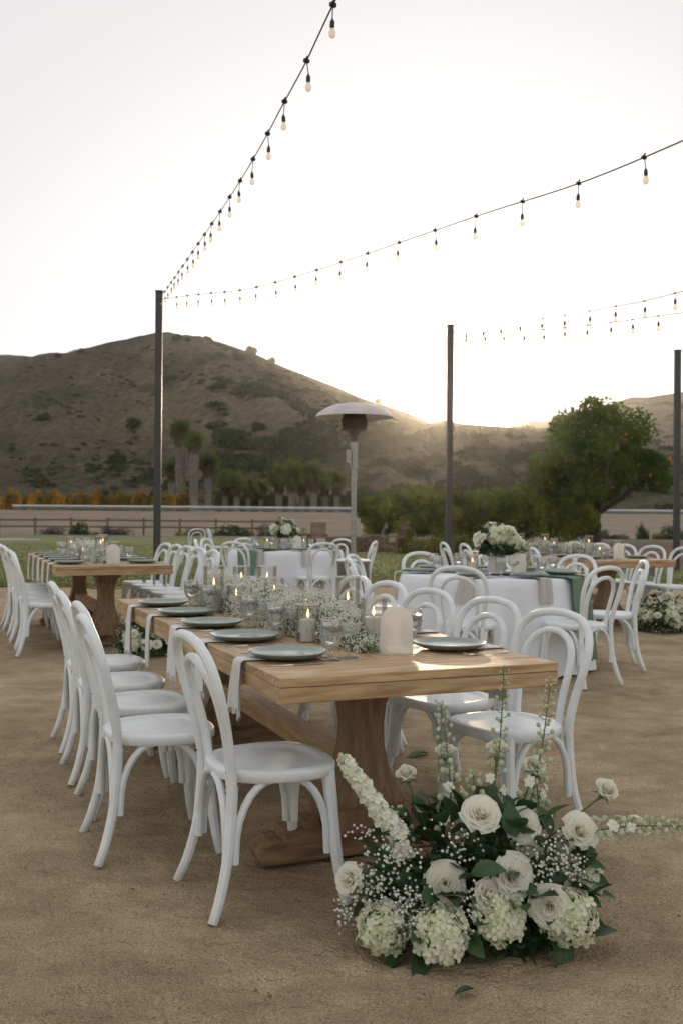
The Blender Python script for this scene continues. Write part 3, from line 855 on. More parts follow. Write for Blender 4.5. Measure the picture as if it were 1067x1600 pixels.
PALMS = [(282, 'tall', 168, 1.12, 'leftmost of the two tall palms right of the left pole'), (303, 'tall', 164, .97, 'right one of the two tall palms, slightly shorter'),
         (325, 'mid', 166, 1.02, 'medium palm right of the two tall palms'), (268, 'mid', 178, .95, 'small palm half hidden behind the leftmost tall palm'),
         (352, 'low', 170, 1.05, 'squat palm, first of the row right of the medium palm'), (370, 'low', 168, 1.0, 'squat palm, second of the row'), (388, 'low', 172, .9, 'squat palm, third of the row, a little shorter'),
         (408, 'low', 175, .85, 'short palm in the dip of the palm row'), (436, 'low', 168, 1.2, 'squat palm with a full crown left in the middle group'), (456, 'low', 167, 1.3, 'tallest squat palm of the middle group'),
         (472, 'low', 170, 1.15, 'squat palm right of the tallest one in the middle group'), (490, 'low', 168, 1.3, 'squat palm left of the heater head'), (508, 'low', 171, 1.1, 'squat palm seen just left of the heater pole'), (526, 'low', 169, 1.05, 'squat palm close against the heater pole on its left')]
for i, (px, kd, Z, s, lb) in enumerate(PALMS):
    r = thing('palm_tree', lb, 'palm', P3(wx(px, Z), Z), i * 1.1, 'palm row below the hill', s)
    a, b, c, d = PM[kd]; tag(link('trunk_shag', d, r), kind='stuff')
    link('trunk', a, r); link('fronds', b, r); link('dead_fronds', c, r)

# house on the far ridge
def house():
    X, D = wx(823, 740), 740; z = elev(823, 669, 740)
    r = thing('house', 'pale long house on the distant ridge left of the orange tree', 'house', (X, D, z - 1), .1)
    link('wall', MB().box(0, 0, 2.4, 22, 8, 5.2).mesh('house_wall', M['house'], False), r)
    link('roof', MB().add([(-11.6, -4.6, 5), (11.6, -4.6, 5), (11.6, 4.6, 5), (-11.6, 4.6, 5), (-9, 0, 6.6), (9, 0, 6.6)], [(0, 1, 5, 4), (2, 3, 4, 5), (0, 4, 3), (1, 2, 5), (3, 2, 1, 0)]).mesh('house_roof', M['roof'], False), r)
    wm = MB().box(0, 0, 0, 1.6, .12, 1.4).mesh('house_window', M['pane'], False)
    for k in range(6): link('window', wm, r, (-9 + 3.6 * k, -4.03, 3.2))
house()

def on_hill(px, py, ridge=RIDGE_MAIN, D0=205, D1=420, seed=1.3, amp=7.0):
    best = None
    for k in range(200):
        t = k / 199; x, y, z = hill_point(ridge, D0, D1, px, t, seed, amp); r_ = hz(px) - (z - CAM_H) / y * FPX
        if best is None or abs(r_ - py) < best[0]: best = (abs(r_ - py), x, y, z)
    return best[1:]
for px, py, w_, lb in ((210, 668, 15, 'lone dark green bush halfway up the hill, left of the left pole'), (68, 656, 12, 'small dark bush high on the left part of the hill'), (185, 724, 18, 'dark bush low on the hill left of the left pole'),
                       (275, 531, 9, 'rounded tree on the hilltop right of the left pole'), (292, 532, 6, 'small tree on the hilltop beside the rounded one'), (322, 533, 9, 'pale tree on the hilltop, second cluster'), (391, 553, 11, 'tree on the right shoulder of the hilltop'),
                       (424, 568, 8, 'small tree lower on the right shoulder of the hill'), (124, 550, 7, 'small tree on the left skyline of the hill'), (28, 563, 6, 'first small bush on the left skyline of the hill'), (44, 562, 5, 'second small bush on the left skyline of the hill'),
                       (88, 557, 8, 'low bush on the left skyline of the hill'), (590, 630, 9, 'bush on the skyline just above the heater'), (404, 672, 14, 'dark bush in the scrubby hollow of the hill'), (366, 690, 16, 'dark bush at the left of the scrubby hollow')):
    x, y, z = on_hill(px, py); rr_ = w_ / FPX * y
    o = link('hill_bush', shrub_mesh('hbs', M['fo_scrub'], n=1600, ls=.22), None, (x, y, z - .3), (0, 0, px), (rr_, rr_, rr_ * 1.35)); tag(o, lb, 'bush', 'bushes on the hill')

# ------------------------------------------------------------------ fences and rails
def timber_fence():
    r = thing('timber_fence', 'long brown split-rail fence across the back of the lawn', 'fence', (0, 65, gz(0, 65)))
    pm = MB().box(0, 0, .55, .13, .13, 1.2).mesh('fence_post', M['fence'], False, .012)
    rm = MB().box(0, 0, 0, 2.4, .05, .12).mesh('fence_rail', M['fence'], False, .008)
    x0 = wx(451, 65)
    for k in range(11):
        x = x0 - 2.4 * k
        link('post', pm, r, (x, random.uniform(-.02, .02), 0), (0, 0, random.uniform(-.1, .1)))
        if k:
            for z in (.98, .55): link('rail', rm, r, (x + 1.2, .09, z + random.uniform(-.02, .02)), (0, random.uniform(-.012, .012), 0))
timber_fence()
def white_rail(x0, x1, Z, label):
    g0 = gz(0, Z)
    r = thing('white_rail', label, 'rail', ((x0 + x1) / 2, Z, g0)); L_ = x1 - x0
    link('top_rail', MB().box(0, 0, .70, L_, .35, .30).mesh('rail_top', M['rail'], False, .05), r)
    link('lower_rail', MB().box(0, .1, .36, L_, .12, .22).mesh('rail_low', M['rail_dark'], False), r)
    pm = MB().box(0, .15, .25, .12, .12, .6).mesh('rail_post', M['rail_dark'], False)
    for k in range(int(L_ / 3.5)): link('rail_post', pm, r, (-L_ / 2 + 1 + 3.5 * k, 0, 0))
white_rail(wx(20, 150), wx(583, 150), 150, 'long white rail across the field at the foot of the hill')
white_rail(wx(930, 150), wx(1260, 150), 150, 'white rail section seen between the orange tree and the right pole')

# ------------------------------------------------------------------ poles and string lights
def pole(x, y, top, label, wd=.13, flange=True):
    g0 = gz(x, y)
    r = thing('light_pole', label, 'pole', (x, y, g0), .12, 'dark square poles holding the string lights')
    link('shaft', MB().box(0, 0, (top - g0) / 2 - .1, wd, wd, top - g0 + .2).mesh('pole_shaft', M['pole'], False, .01), r)
    link('cap', MB().box(0, 0, top - g0 + .012, wd + .016, wd + .016, .024).mesh('pole_cap', M['pole'], False, .004), r)
    h = MB().tube([(0, -wd / 2, 0), (0, -wd / 2 - .05, 0), (0, -wd / 2 - .07, .03), (0, -wd / 2 - .05, .05)], .008, 6).mesh('pole_hook', M['screw'])
    link('hook', h, r, (.02, 0, top - g0 - .17))
pole(-3.38, 18.0, elev(243, 456, 18), 'dark square pole at the left, in front of the bare hill')
pole(2.30, 21.0, elev(704, 509, 21), 'dark square pole in the middle, right of the setting sun')
pole(7.93, 23.2, elev(1058, 548, 23.2), 'dark square pole at the right edge beyond the orange tree')
pole(3.0, -6.4, 5.3, 'dark square pole behind the camera holding the long string light')
pole(6.9, -3.7, 5.3, 'dark square pole to the right rear holding the second string light')
pole(10.6, 3.4, 5.3, 'dark square pole far right holding the upper distant string light')
pole(14.0, 10.5, 5.3, 'dark square pole far right holding the lower distant string light')

sock_m = MB().lathe([(.0, .052), (.009, .05), (.012, .035), (.019, .028), (.020, -.018), (.017, -.022), (0, -.022)], 10).mesh('bulb_socket', M['socket'])
bulb_m = MB().lathe([(.012, 0), (.016, -.012), (.026, -.035), (.029, -.055), (.022, -.078), (.008, -.09), (0, -.091)], 12).mesh('light_bulb', M['bulb'])
fil_m = MB().tube([(-.006, 0, -.01), (-.007, 0, -.05), (.007, 0, -.05), (.006, 0, -.01)], .0012, 4).mesh('filament', M['filament'])
def string_light(pts, spacing, first, label, rad=.0050, s=.68):
    cur = catmull(pts, 14); r = thing('string_light', label, 'string light', pts[0], 0, 'festoon string lights')
    o0 = Vector(pts[0])
    link('cord', MB().tube([p - o0 for p in cur], rad, 6).mesh('light_cord', M['cord']), r)
    d = [0.0]
    for a, b in zip(cur, cur[1:]): d.append(d[-1] + (b - a).length)
    t = first; k = 0
    while t < d[-1] - .2:
        i = max(j for j in range(len(d)) if d[j] <= t); i = min(i, len(cur) - 2)
        f = (t - d[i]) / max(1e-6, d[i + 1] - d[i]); p = cur[i].lerp(cur[i + 1], f) - o0
        drop = random.uniform(.075, .10); lx, ly = random.uniform(-.012, .012), random.uniform(-.012, .012)
        mb = MB().tube([(0, 0, 0), (lx * .6, ly * .6, -drop * .5), (lx, ly, -drop)], .0035, 5)
        mb.box(0, 0, .0, .035, .02, .02, .6); mb.box(0, 0, .012, .012, .012, .035, 0, .5)
        dr = link('drop_wire', mb.mesh('drop_wire', M['cord']), r, p)
        so = link('socket', sock_m, dr, (lx, ly, -drop - .05 * s), (random.uniform(-.08, .08), random.uniform(-.08, .08), 0), s)
        link('bulb', bulb_m, r, p + Vector((lx, ly, -drop - .068 * s)), (0, 0, 0), s)
        t += spacing * random.uniform(.97, 1.03); k += 1
string_light([(-3.36, 17.93, 5.22), (-1.89, 12.3, 4.58), (-1.02, 8.98, 4.23), (-.63, 7.5, 4.12), (-.44, 6.77, 4.09), (-.25, 6.05, 4.06), (-.08, 5.38, 4.06), (.6, 2.8, 4.1), (1.7, -1.5, 4.4), (2.97, -6.33, 5.15)], .66, .56,
             'long string of bulbs running overhead from the left pole to the top edge')
string_light([(-3.33, 17.95, 5.22), (-2.24, 15.6, 4.79), (-1.29, 13.6, 4.42), (-.27, 11.46, 4.16), (1.10, 8.55, 3.88), (2.03, 6.6, 3.71), (3.5, 3.5, 3.75), (5.2, -.1, 4.2), (6.87, -3.63, 5.15)], .68, 1.06,
             'string of bulbs sagging from the left pole to the right edge')
string_light([(2.36, 20.95, 5.24), (3.7, 18.1, 4.95), (4.55, 16.3, 4.80), (5.19, 14.9, 4.74), (7.8, 9.2, 4.7), (10.55, 3.5, 5.15)], .66, .5,
             'upper of the two distant strings of bulbs right of the middle pole', .007, 1.15)
string_light([(2.37, 20.97, 5.20), (3.6, 19.6, 5.00), (4.9, 18.1, 4.88), (5.79, 17.05, 4.84), (9.6, 14.0, 4.9), (13.95, 10.56, 5.15)], .50, .35,
             'lower of the two distant strings of bulbs right of the middle pole', .007, 1.15)

# ------------------------------------------------------------------ heater, fire pit, lounge chairs
def heater():
    X, Y = wx(552.5, 10.2), 10.2
    r = thing('patio_heater', 'tall mushroom patio heater with a domed steel reflector in the centre', 'patio heater', P3(X, Y), 0)
    z0 = gz(0, 10.2)
    dz = 2.245
    dome = MB().lathe([(0, .145), (.10, .142), (.20, .125), (.30, .088), (.375, .040), (.405, .004), (.407, -.004), (.400, -.004), (.37, .026), (.29, .072), (.19, .108), (.10, .124), (0, .127)], 40)
    link('reflector', dome.mesh('reflector', M['dome'], True, 0, 60), r, (0, 0, dz))
    b = MB().lathe([(0, -.12), (.09, -.12), (.125, -.105), (.128, -.085), (.122, -.08), (.128, -.07), (.128, .02), (.122, .03), (.11, .10), (0, .10)], 28)
    for k in range(28):
        a = 2 * math.pi * k / 28; b.box(.130 * math.cos(a), .130 * math.sin(a), -.03, .004, .006, .09, a)
    link('burner', b.mesh('burner', M['burner']), r, (0, 0, dz - .03))
    link('collar', MB().lathe([(0, 0), (.028, 0), (.030, .06), (.045, .10), (.075, .13), (0, .13)], 20).mesh('collar', M['burner']), r, (0, 0, dz - .28))
    link('pole', MB().lathe([(0, .5), (.029, .5), (.029, dz - .29), (0, dz - .29)], 18).mesh('heater_pole', M['inox']), r)
    link('pole_upper', MB().lathe([(0, 0), (.036, 0), (.036, .26), (0, .26)], 18).mesh('heater_pole_upper', M['inox']), r, (0, 0, dz - .52))
    c = link('control_box', MB().box(0, 0, 0, .055, .06, .17).mesh('control_box', M['inox'], False, .006), r, (-.055, -.01, dz - .42))
    link('knob', MB().lathe([(0, 0), (.015, 0), (.013, .02), (0, .02)], 12).mesh('knob', M['socket']), c, (-.012, -.03, -.07), (math.pi / 2, 0, 0))
    link('bolt', MB().ball((0, 0, 0), .009).mesh('heater_bolt', M['socket']), r, (.045, -.03, dz - .40))
    link('clamp', MB().lathe([(.030, 0), (.041, 0), (.041, .02), (.030, .02)], 18).mesh('clamp', M['inox']), r, (0, 0, dz - .53))
    t = MB().lathe([(.17, .03), (.172, .05), (.168, .09), (.168, .70), (.172, .72), (.172, .745)], 32)
    link('tank_housing', t.mesh('tank_housing', M['inox']), r)
    link('tank_lid', MB().lathe([(0, .775), (.08, .775), (.175, .76), (.18, .748), (.0, .745)], 32).mesh('tank_lid', M['chair']), r)
    link('base', MB().lathe([(0, 0), (.225, 0), (.225, .02), (.19, .035), (.0, .035)], 32).mesh('heater_base', M['inox']), r)
heater()

def firepit():
    X, Y = .52, 35.0; z = gz(X, Y)
    r = thing('fire_pit', 'low round brick fire pit between the wooden lounge chairs', 'fire pit', (X, Y, z))
    bm_ = MB().box(0, 0, 0, .27, .12, .115).mesh('pit_brick', M['brick'], False, .008)
    for c in range(4):
        n = 24
        for k in range(n):
            a = 2 * math.pi * (k + .5 * (c % 2)) / n
            link('brick', bm_, r, (1.12 * math.cos(a), 1.12 * math.sin(a), .07 + .122 * c), (0, 0, a + math.pi / 2 + random.uniform(-.03, .03)))
    link('fire_bowl', MB().lathe([(0, .05), (.8, .1), (1.05, .36), (1.07, .36), (1.07, 0), (0, 0)], 24).mesh('fire_bowl', M['burner']), r)
firepit()
def lounge(x, y, rz, mt, label):
    r = thing('lounge_chair', label, 'lounge chair', P3(x, y), rz, 'wooden lounge chairs round the fire pit')
    # faces +y in local
    bs = MB().box(0, 0, .42, .105, .022, .84).mesh('back_slat', mt, False)
    for k in range(5):
        link('back_slat', bs, r, (-.24 + .12 * k, -.16, .24), (.38, 0, 0))
    ss = MB().box(0, 0, 0, .58, .085, .022).mesh('seat_slat', mt, False)
    for k in range(5): link('seat_slat', ss, r, (0, -.16 + .115 * k, .27 + .028 * k))
    am = MB().box(0, 0, 0, .12, .74, .025).mesh('armrest', mt, False)
    lf = MB().box(0, 0, .28, .09, .05, .56).mesh('lounge_leg', mt, False)
    rl = MB().box(0, 0, 0, .04, .98, .12).mesh('side_rail', mt, False)
    cr = MB().box(0, 0, 0, .60, .03, .08).mesh('cross_rail', mt, False)
    for s in (-1, 1):
        link('armrest', am, r, (.34 * s, .02, .575)); link('leg', lf, r, (.32 * s, .34, 0))
        link('leg', lf, r, (.32 * s, -.30, 0)); link('side_rail', rl, r, (.285 * s, -.02, .21), (.16, 0, 0))
    link('cross_rail', cr, r, (0, -.34, .56)); link('cross_rail', cr, r, (0, -.46, .86))
lounge(wx(455, 37.5), 37.5, R(-150), M['teak_grey'], 'grey-green wooden lounge chair at the left of the fire pit')
lounge(wx(496, 36.5), 36.5, R(175), M['teak'], 'brown slatted lounge chair with its back to the fence')
lounge(wx(584, 35.5), 35.8, R(80), M['teak_grey'], 'weathered grey-green lounge chair right of the heater')
lounge(wx(613, 33), 33, R(62), M['teak'], 'brown slatted lounge chair tilted at the right of the fire pit')

# ------------------------------------------------------------------ the bentwood chair
def chair_parts():
    m = M['chair']; parts = []
    # seat
    V = []; seg = 36
    def outline(a, k):
        c, s_ = math.cos(a), math.sin(a); n = 2.7
        r = (abs(c) ** n + abs(s_) ** n) ** (-1 / n)
        x = r * c * .212 * k; y = r * s_ * .207 * k
        x *= 1 + .10 * (y / .2)
        return x, y + .005
    prof = [(0, .456), (.35, .4555), (.62, .457), (.78, .460), (.805, .4655), (.87, .4675), (.955, .466), (.99, .461), (1.0, .452), (.998, .436), (.975, .428), (.5, .427), (0, .427)]
    mb = MB(); vs = []
    for k, z in prof:
        for i in range(seg): x, y = outline(2 * math.pi * i / seg, k); vs.append((x, y, z))
    mb.add(vs, [(j * seg + i, j * seg + (i + 1) % seg, (j + 1) * seg + (i + 1) % seg, (j + 1) * seg + i) for j in range(len(prof) - 1) for i in range(seg)])
    parts.append(('seat', mb.mesh('chair_seat', m, True, 0, 50)))
    # outer hoop, rising from the rear legs
    half = [(-.163, -.178, .40), (-.166, -.182, .47), (-.176, -.196, .56), (-.196, -.218, .66), (-.206, -.240, .745), (-.190, -.262, .825), (-.135, -.279, .880), (-.06, -.287, .900)]
    full = half + [(0, -.289, .904)] + [(-x, y, z) for x, y, z in half[::-1]]
    parts.append(('back_hoop', MB().tube(catmull(full, 3), .0174, 10).mesh('chair_hoop', m)))
    ih = [(-.118, -.168, .375), (-.118, -.172, .47), (-.124, -.186, .57), (-.132, -.208, .66), (-.128, -.230, .735), (-.098, -.250, .79), (-.05, -.261, .820)]
    fi = ih + [(0, -.264, .828)] + [(-x, y, z) for x, y, z in ih[::-1]]
    parts.append(('inner_hoop', MB().tube(catmull(fi, 3), .0152, 9).mesh('chair_inner_hoop', m)))
    for s in (-1, 1):
        p = catmull([(.163 * s, -.178, .42), (.166 * s, -.182, .33), (.174 * s, -.194, .20), (.19 * s, -.222, .08), (.205 * s, -.252, 0)], 3)
        parts.append(('leg', MB().tube(p, [.0195 - .003 * i / (len(p) - 1) for i in range(len(p))], 9).mesh('chair_rear_leg', m)))
        p = catmull([(.168 * s, .150, .445), (.176 * s, .158, .34), (.190 * s, .168, .20), (.206 * s, .182, .08), (.219 * s, .198, 0)], 3)
        parts.append(('leg', MB().tube(p, [.0235 - .0065 * i / (len(p) - 1) for i in range(len(p))], 9).mesh('chair_front_leg', m)))
    # curved braces
    def brace(px, py, dx, dy, a=.125):
        pts = []
        for k in range(8):
            t = k / 7 * math.pi / 2
            pts.append((px + dx * (.024 + a * (1 - math.cos(t))), py + dy * (.024 + a * (1 - math.cos(t))), .215 + .218 * math.sin(t)))
        pts.insert(0, (px + dx * .022, py + dy * .022, .17))
        return MB().tube(pts, .0132, 8).mesh('chair_brace', m)
    for s in (-1, 1):
        parts.append(('brace', brace(.185 * s, .165, 0, -1))); parts.append(('brace', brace(.172 * s, -.192, 0, 1)))
        parts.append(('brace', brace(.185 * s, .168, -s, 0))); parts.append(('brace', brace(.170 * s, -.192, -s, 0)))
    sm = MB()
    for s in (-1, 1):
        for z in (.39, .41): sm.ball((.118 * s, -.183, z), .0045)
        sm.ball((.163 * s, -.196, .47), .005); sm.ball((.187 * s, .168 + .012, .23), .0045)
    parts.append(('screws', sm.mesh('chair_screws', M['screw'])))
    return parts
def dusty(m):
    t = m.node_tree; L = t.links; p = t.nodes['Principled BSDF']
    src = p.inputs['Base Color'].links[0].from_socket
    tcn = t.nodes.new('ShaderNodeTexCoord'); sx = t.nodes.new('ShaderNodeSeparateXYZ'); L.new(tcn.outputs['Object'], sx.inputs[0])
    n = t.nodes.new('ShaderNodeTexNoise'); n.inputs['Scale'].default_value = 30; n.inputs['Detail'].default_value = 4; L.new(tcn.outputs['Object'], n.inputs['Vector'])
    a = t.nodes.new('ShaderNodeMapRange'); a.inputs['From Min'].default_value = .075; a.inputs['From Max'].default_value = 0.0; L.new(sx.outputs['Z'], a.inputs['Value'])
    mu = t.nodes.new('ShaderNodeMath'); mu.operation = 'MULTIPLY'; L.new(a.outputs[0], mu.inputs[0]); L.new(n.outputs['Fac'], mu.inputs[1])
    mx = t.nodes.new('ShaderNodeMixRGB'); L.new(mu.outputs[0], mx.inputs[0]); L.new(src, mx.inputs[1]); mx.inputs[2].default_value = (0.36, 0.29, 0.20, 1)
    n2 = t.nodes.new('ShaderNodeTexNoise'); n2.inputs['Scale'].default_value = 5; n2.inputs['Detail'].default_value = 8; n2.inputs['Roughness'].default_value = .75
    oi = t.nodes.new('ShaderNodeObjectInfo'); ad = t.nodes.new('ShaderNodeVectorMath'); L.new(tcn.outputs['Object'], ad.inputs[0])
    ml = t.nodes.new('ShaderNodeMath'); ml.operation = 'MULTIPLY'; L.new(oi.outputs['Random'], ml.inputs[0]); ml.inputs[1].default_value = 31
    cb = t.nodes.new('ShaderNodeCombineXYZ'); L.new(ml.outputs[0], cb.inputs[0]); L.new(ml.outputs[0], cb.inputs[1]); L.new(cb.outputs[0], ad.inputs[1]); L.new(ad.outputs[0], n2.inputs['Vector'])
    r = t.nodes.new('ShaderNodeValToRGB'); r.color_ramp.elements[0].position = .33; r.color_ramp.elements[1].position = .52
    r.color_ramp.elements[0].color = (.90, .885, .86, 1); r.color_ramp.elements[1].color = (1, 1, 1, 1); L.new(n2.outputs['Fac'], r.inputs['Fac'])
    m2 = t.nodes.new('ShaderNodeMixRGB'); m2.blend_type = 'MULTIPLY'; m2.inputs[0].default_value = 1; L.new(mx.outputs[0], m2.inputs[1]); L.new(r.outputs[0], m2.inputs[2])
    L.new(m2.outputs[0], p.inputs['Base Color'])
    rr_ = t.nodes.new('ShaderNodeMapRange'); rr_.inputs['To Min'].default_value = .52; rr_.inputs['To Max'].default_value = .38; L.new(n2.outputs['Fac'], rr_.inputs['Value']); L.new(rr_.outputs[0], p.inputs['Roughness'])
dusty(M['chair'])
CHAIR = chair_parts()
def chair(x, y, rz, label, group, jitter=True):
    r = thing('bentwood_chair', label, 'chair', P3(x, y), rz, group, (1, 1, .968))
    for n_, me in CHAIR:
        o = link(n_, me, r)
        if n_ == 'screws': o['kind'] = 'stuff'
    return r

A0 = R(22.2)
def fdir(fx, fy): return math.atan2(-fx, fy)
# near table, left side
G1 = 'white chairs round the near farm table'
for x, y, e, lb in ((-.245, 3.33, 2.5, 'nearest white chair, front left of the near farm table'),
                 (-.71, 3.82, 0, 'second white bentwood chair on the left side of the near farm table'),
                 (-.90, 4.34, 1, 'middle white bentwood chair on the left side of the near farm table'),
                 (-1.12, 4.84, -1, 'fourth white bentwood chair on the left side of the near farm table'),
                 (-1.36, 5.42, 0, 'farthest white bentwood chair on the left side of the near farm table')):
    chair(x + {4.34: .03, 4.84: .035, 5.42: .06}.get(y, 0), y, fdir(.926, .378) + R(e), lb, G1)
for x, y, e, lb in ((.676, 4.07, 12, 'nearest white chair on the right of the near farm table, behind the flower spikes'),
                 (.49, 4.60, 12, 'second white chair on the right side of the near farm table'),
                 (.24, 5.06, 12, 'middle white chair on the right side of the near farm table'),
                 (.04, 5.56, 10, 'fourth white chair on the right side of the near farm table'),
                 (-.14, 5.98, 8, 'farthest white chair on the right side of the near farm table')):
    chair(x - .005, y - .13, fdir(-.926, -.378) + R(e), lb, G1)

# ------------------------------------------------------------------ farm tables
TW, TL, TH = 1.02, 3.02, .76
def table_parts():
    m, ml = M['wood'], M['wood_side']; parts = []
    eb = .28
    # end boards across, two per end; long boards between
    def bd(sx, sy, sz, m_, nm): return MB().box(0, 0, 0, sx, sy, sz).mesh(nm, m_, False, .0025)
    bend = bd(TW, .138, .030, m, 'table_end_board')
    for s in (-1, 1):
        for k in range(2): parts.append(('plank', bend, (0, s * (TL / 2 - .069 - .140 * k), TH - .015)))
    nl = 7; wl = (TW - .002 * (nl - 1)) / nl; ll = TL - .28 * 2 - .004
    blong = bd(wl, ll, .030, ml, 'table_long_board')
    for k in range(nl): parts.append(('plank', blong, (-TW / 2 + wl / 2 + k * (wl + .002), 0, TH - .015 - (.0008 if k % 2 else 0))))
    # apron under it
    ae = bd(TW, .05, .050, m, 'table_end_apron'); al = bd(.05, TL - .104, .050, ml, 'table_side_apron')
    for s in (-1, 1):
        parts.append(('apron', ae, (0, s * (TL / 2 - .026), TH - .0565)))
        parts.append(('apron', al, (s * (TW / 2 - .027), 0, TH - .0565)))
    parts.append(('underside', bd(TW - .11, TL - .11, .02, ml, 'table_underside'), (0, 0, TH - .043)))
    prof = [(.16, .68), (.145, .66), (.098, .62), (.078, .56), (.070, .48), (.073, .40), (.085, .33), (.110, .26), (.135, .21), (.135, .19), (.155, .19), (.155, .10)]
    out_ = [(x, z) for x, z in prof] + [(-x, z) for x, z in prof[::-1]]
    ped = MB(); 
    # four-sided curved column
    vs = []
    for x, z in prof:
        y = x * .75 + .005
        vs += [(-x, -y, z), (x, -y, z), (x, y, z), (-x, y, z)]
    n = len(prof)
    fs = [(j * 4 + i, j * 4 + (i + 1) % 4, (j + 1) * 4 + (i + 1) % 4, (j + 1) * 4 + i) for j in range(n - 1) for i in range(4)] + [(0, 1, 2, 3), (4 * n - 1, 4 * n - 2, 4 * n - 3, 4 * n - 4)]
    ped.add(vs, fs)
    pm = ped.mesh('table_pedestal', M['leg_wood'], True, 0, 30)
    fo = MB(); hl = .42
    side = [(0, 0), (hl - .02, 0), (hl, .03), (hl, .055), (hl - .05, .085), (hl - .085, .088), (hl - .10, .082), (hl - .105, .112), (hl - .15, .125), (hl - .175, .118), (hl - .18, .14), (hl - .23, .15), (hl - .25, .098), (0, .098)]
    o_ = side + [(-x, z) for x, z in side[::-1]][1:-1]
    fo.prism([(x, z) for x, z in o_], -.065, .065)
    fm = fo.mesh('table_foot', M['foot_wood'], False, .004)
    for s in (-1, 1):
        parts.append(('pedestal', pm, (0, s * (TL / 2 - .55), 0))); parts.append(('foot', fm, (0, s * (TL / 2 - .55), 0)))
    parts.append(('stretcher', bd(.11, TL - 1.1 - .25, .075, ml, 'table_stretcher'), (0, 0, .30)))
    return parts
TABLE = table_parts()
def farm_table(x, y, rz, label):
    r = thing('farm_table', label, 'table', P3(x, y), rz, 'wooden farm tables')
    for n_, me, lo in TABLE: link(n_, me, r, lo)
    return r

# tableware
plate_m = MB().lathe([(0, .008), (.100, .008), (.118, .012), (.133, .022), (.139, .024), (.140, .021), (.132, .014), (.110, .003), (.07, 0), (0, 0)], 40).mesh('plate', M['plate'], True, 0, 60)
gob = [(0, .0), (.034, .0), (.035, .003), (.022, .009), (.009, .014), (.0075, .022), (.013, .030), (.009, .036), (.014, .042), (.030, .054), (.038, .075), (.0405, .100), (.0385, .128), (.0365, .145), (.0355, .145), (.0375, .127), (.0392, .100), (.0368, .076), (.029, .056), (.012, .046), (0, .044)]
gob_m = MB().lathe(gob, 24).mesh('goblet', M['goblet_glass'], True, 0, 60)
grim_m = MB().lathe([(.0350, .1435), (.0372, .1435), (.0372, .1462), (.0350, .1462), (.0350, .1435)], 24).mesh('goblet_rim_highlight', M['glass_rim_highlight'])  # ring added to brighten the goblet lip, highlight put into its colour
wat_m = MB().lathe([(0, .046), (.012, .047), (.028, .057), (.0358, .076), (.0382, .100), (.0370, .122), (0, .122)], 20).mesh('water', M['water'], True, 0, 60)
ice_m = MB().box(0, 0, 0, .020, .018, .017).mesh('ice_cube', M['ice'], False, .003)
coupe_m = MB().lathe([(0, 0), (.036, 0), (.036, .002), (.012, .006), (.0045, .012), (.004, .07), (.008, .078), (.030, .086), (.043, .100), (.047, .122), (.0462, .122), (.042, .101), (.029, .088), (0, .082)], 24).mesh('coupe', M['coupe_glass'], True, 0, 60)
def hurricane_meshes(r, h, ch):
    g_ = MB().lathe([(0, 0), (r, 0), (r, h), (r - .0025, h), (r - .0025, .008), (0, .008)], 28).mesh('hurricane_glass', M['glass'], True, 0, 40)
    rim = MB().lathe([(r - .0036, h - .0025), (r + .0008, h - .0025), (r + .0008, h + .0015), (r - .0036, h + .0015), (r - .0036, h - .0025)], 28).mesh('glass_rim_highlight', M['glass_rim_highlight'])  # lip ring of the cylinder, its bright edge painted by the pale colour
    cr = r * .78
    c_ = MB().lathe([(0, .009), (cr, .009), (cr, ch - .004), (cr - .004, ch), (cr * .45, ch - .003), (0, ch - .005)], 24).mesh('candle', M['wax'], True, 0, 50)
    wk = MB().tube([(0, 0, ch - .006), (.001, 0, ch + .008)], .001, 5).mesh('wick', M['wick'])
    f_ = MB().lathe([(0, 0), (.0038, .004), (.0055, .010), (.0048, .018), (.0025, .028), (0, .038)], 10, 0, 0, ch + .004).mesh('flame', M['flame'])
    return g_, rim, c_, wk, f_
HUR = {'small': hurricane_meshes(.046, .155, .095), 'mid': hurricane_meshes(.051, .20, .125), 'tall': hurricane_meshes(.051, .245, .17), 'tallshort': hurricane_meshes(.053, .245, .14)}
def hurricane(kind, loc, label, group):
    r = thing('hurricane_candle', label, 'candle', loc, random.uniform(0, 6), group)
    g_, rim, c_, wk, f_ = HUR[kind]
    link('glass_cylinder', g_, r); cn = link('candle', c_, r); link('wick', wk, cn); link('flame', f_, cn)
    link('glass_rim_highlight', rim, r)

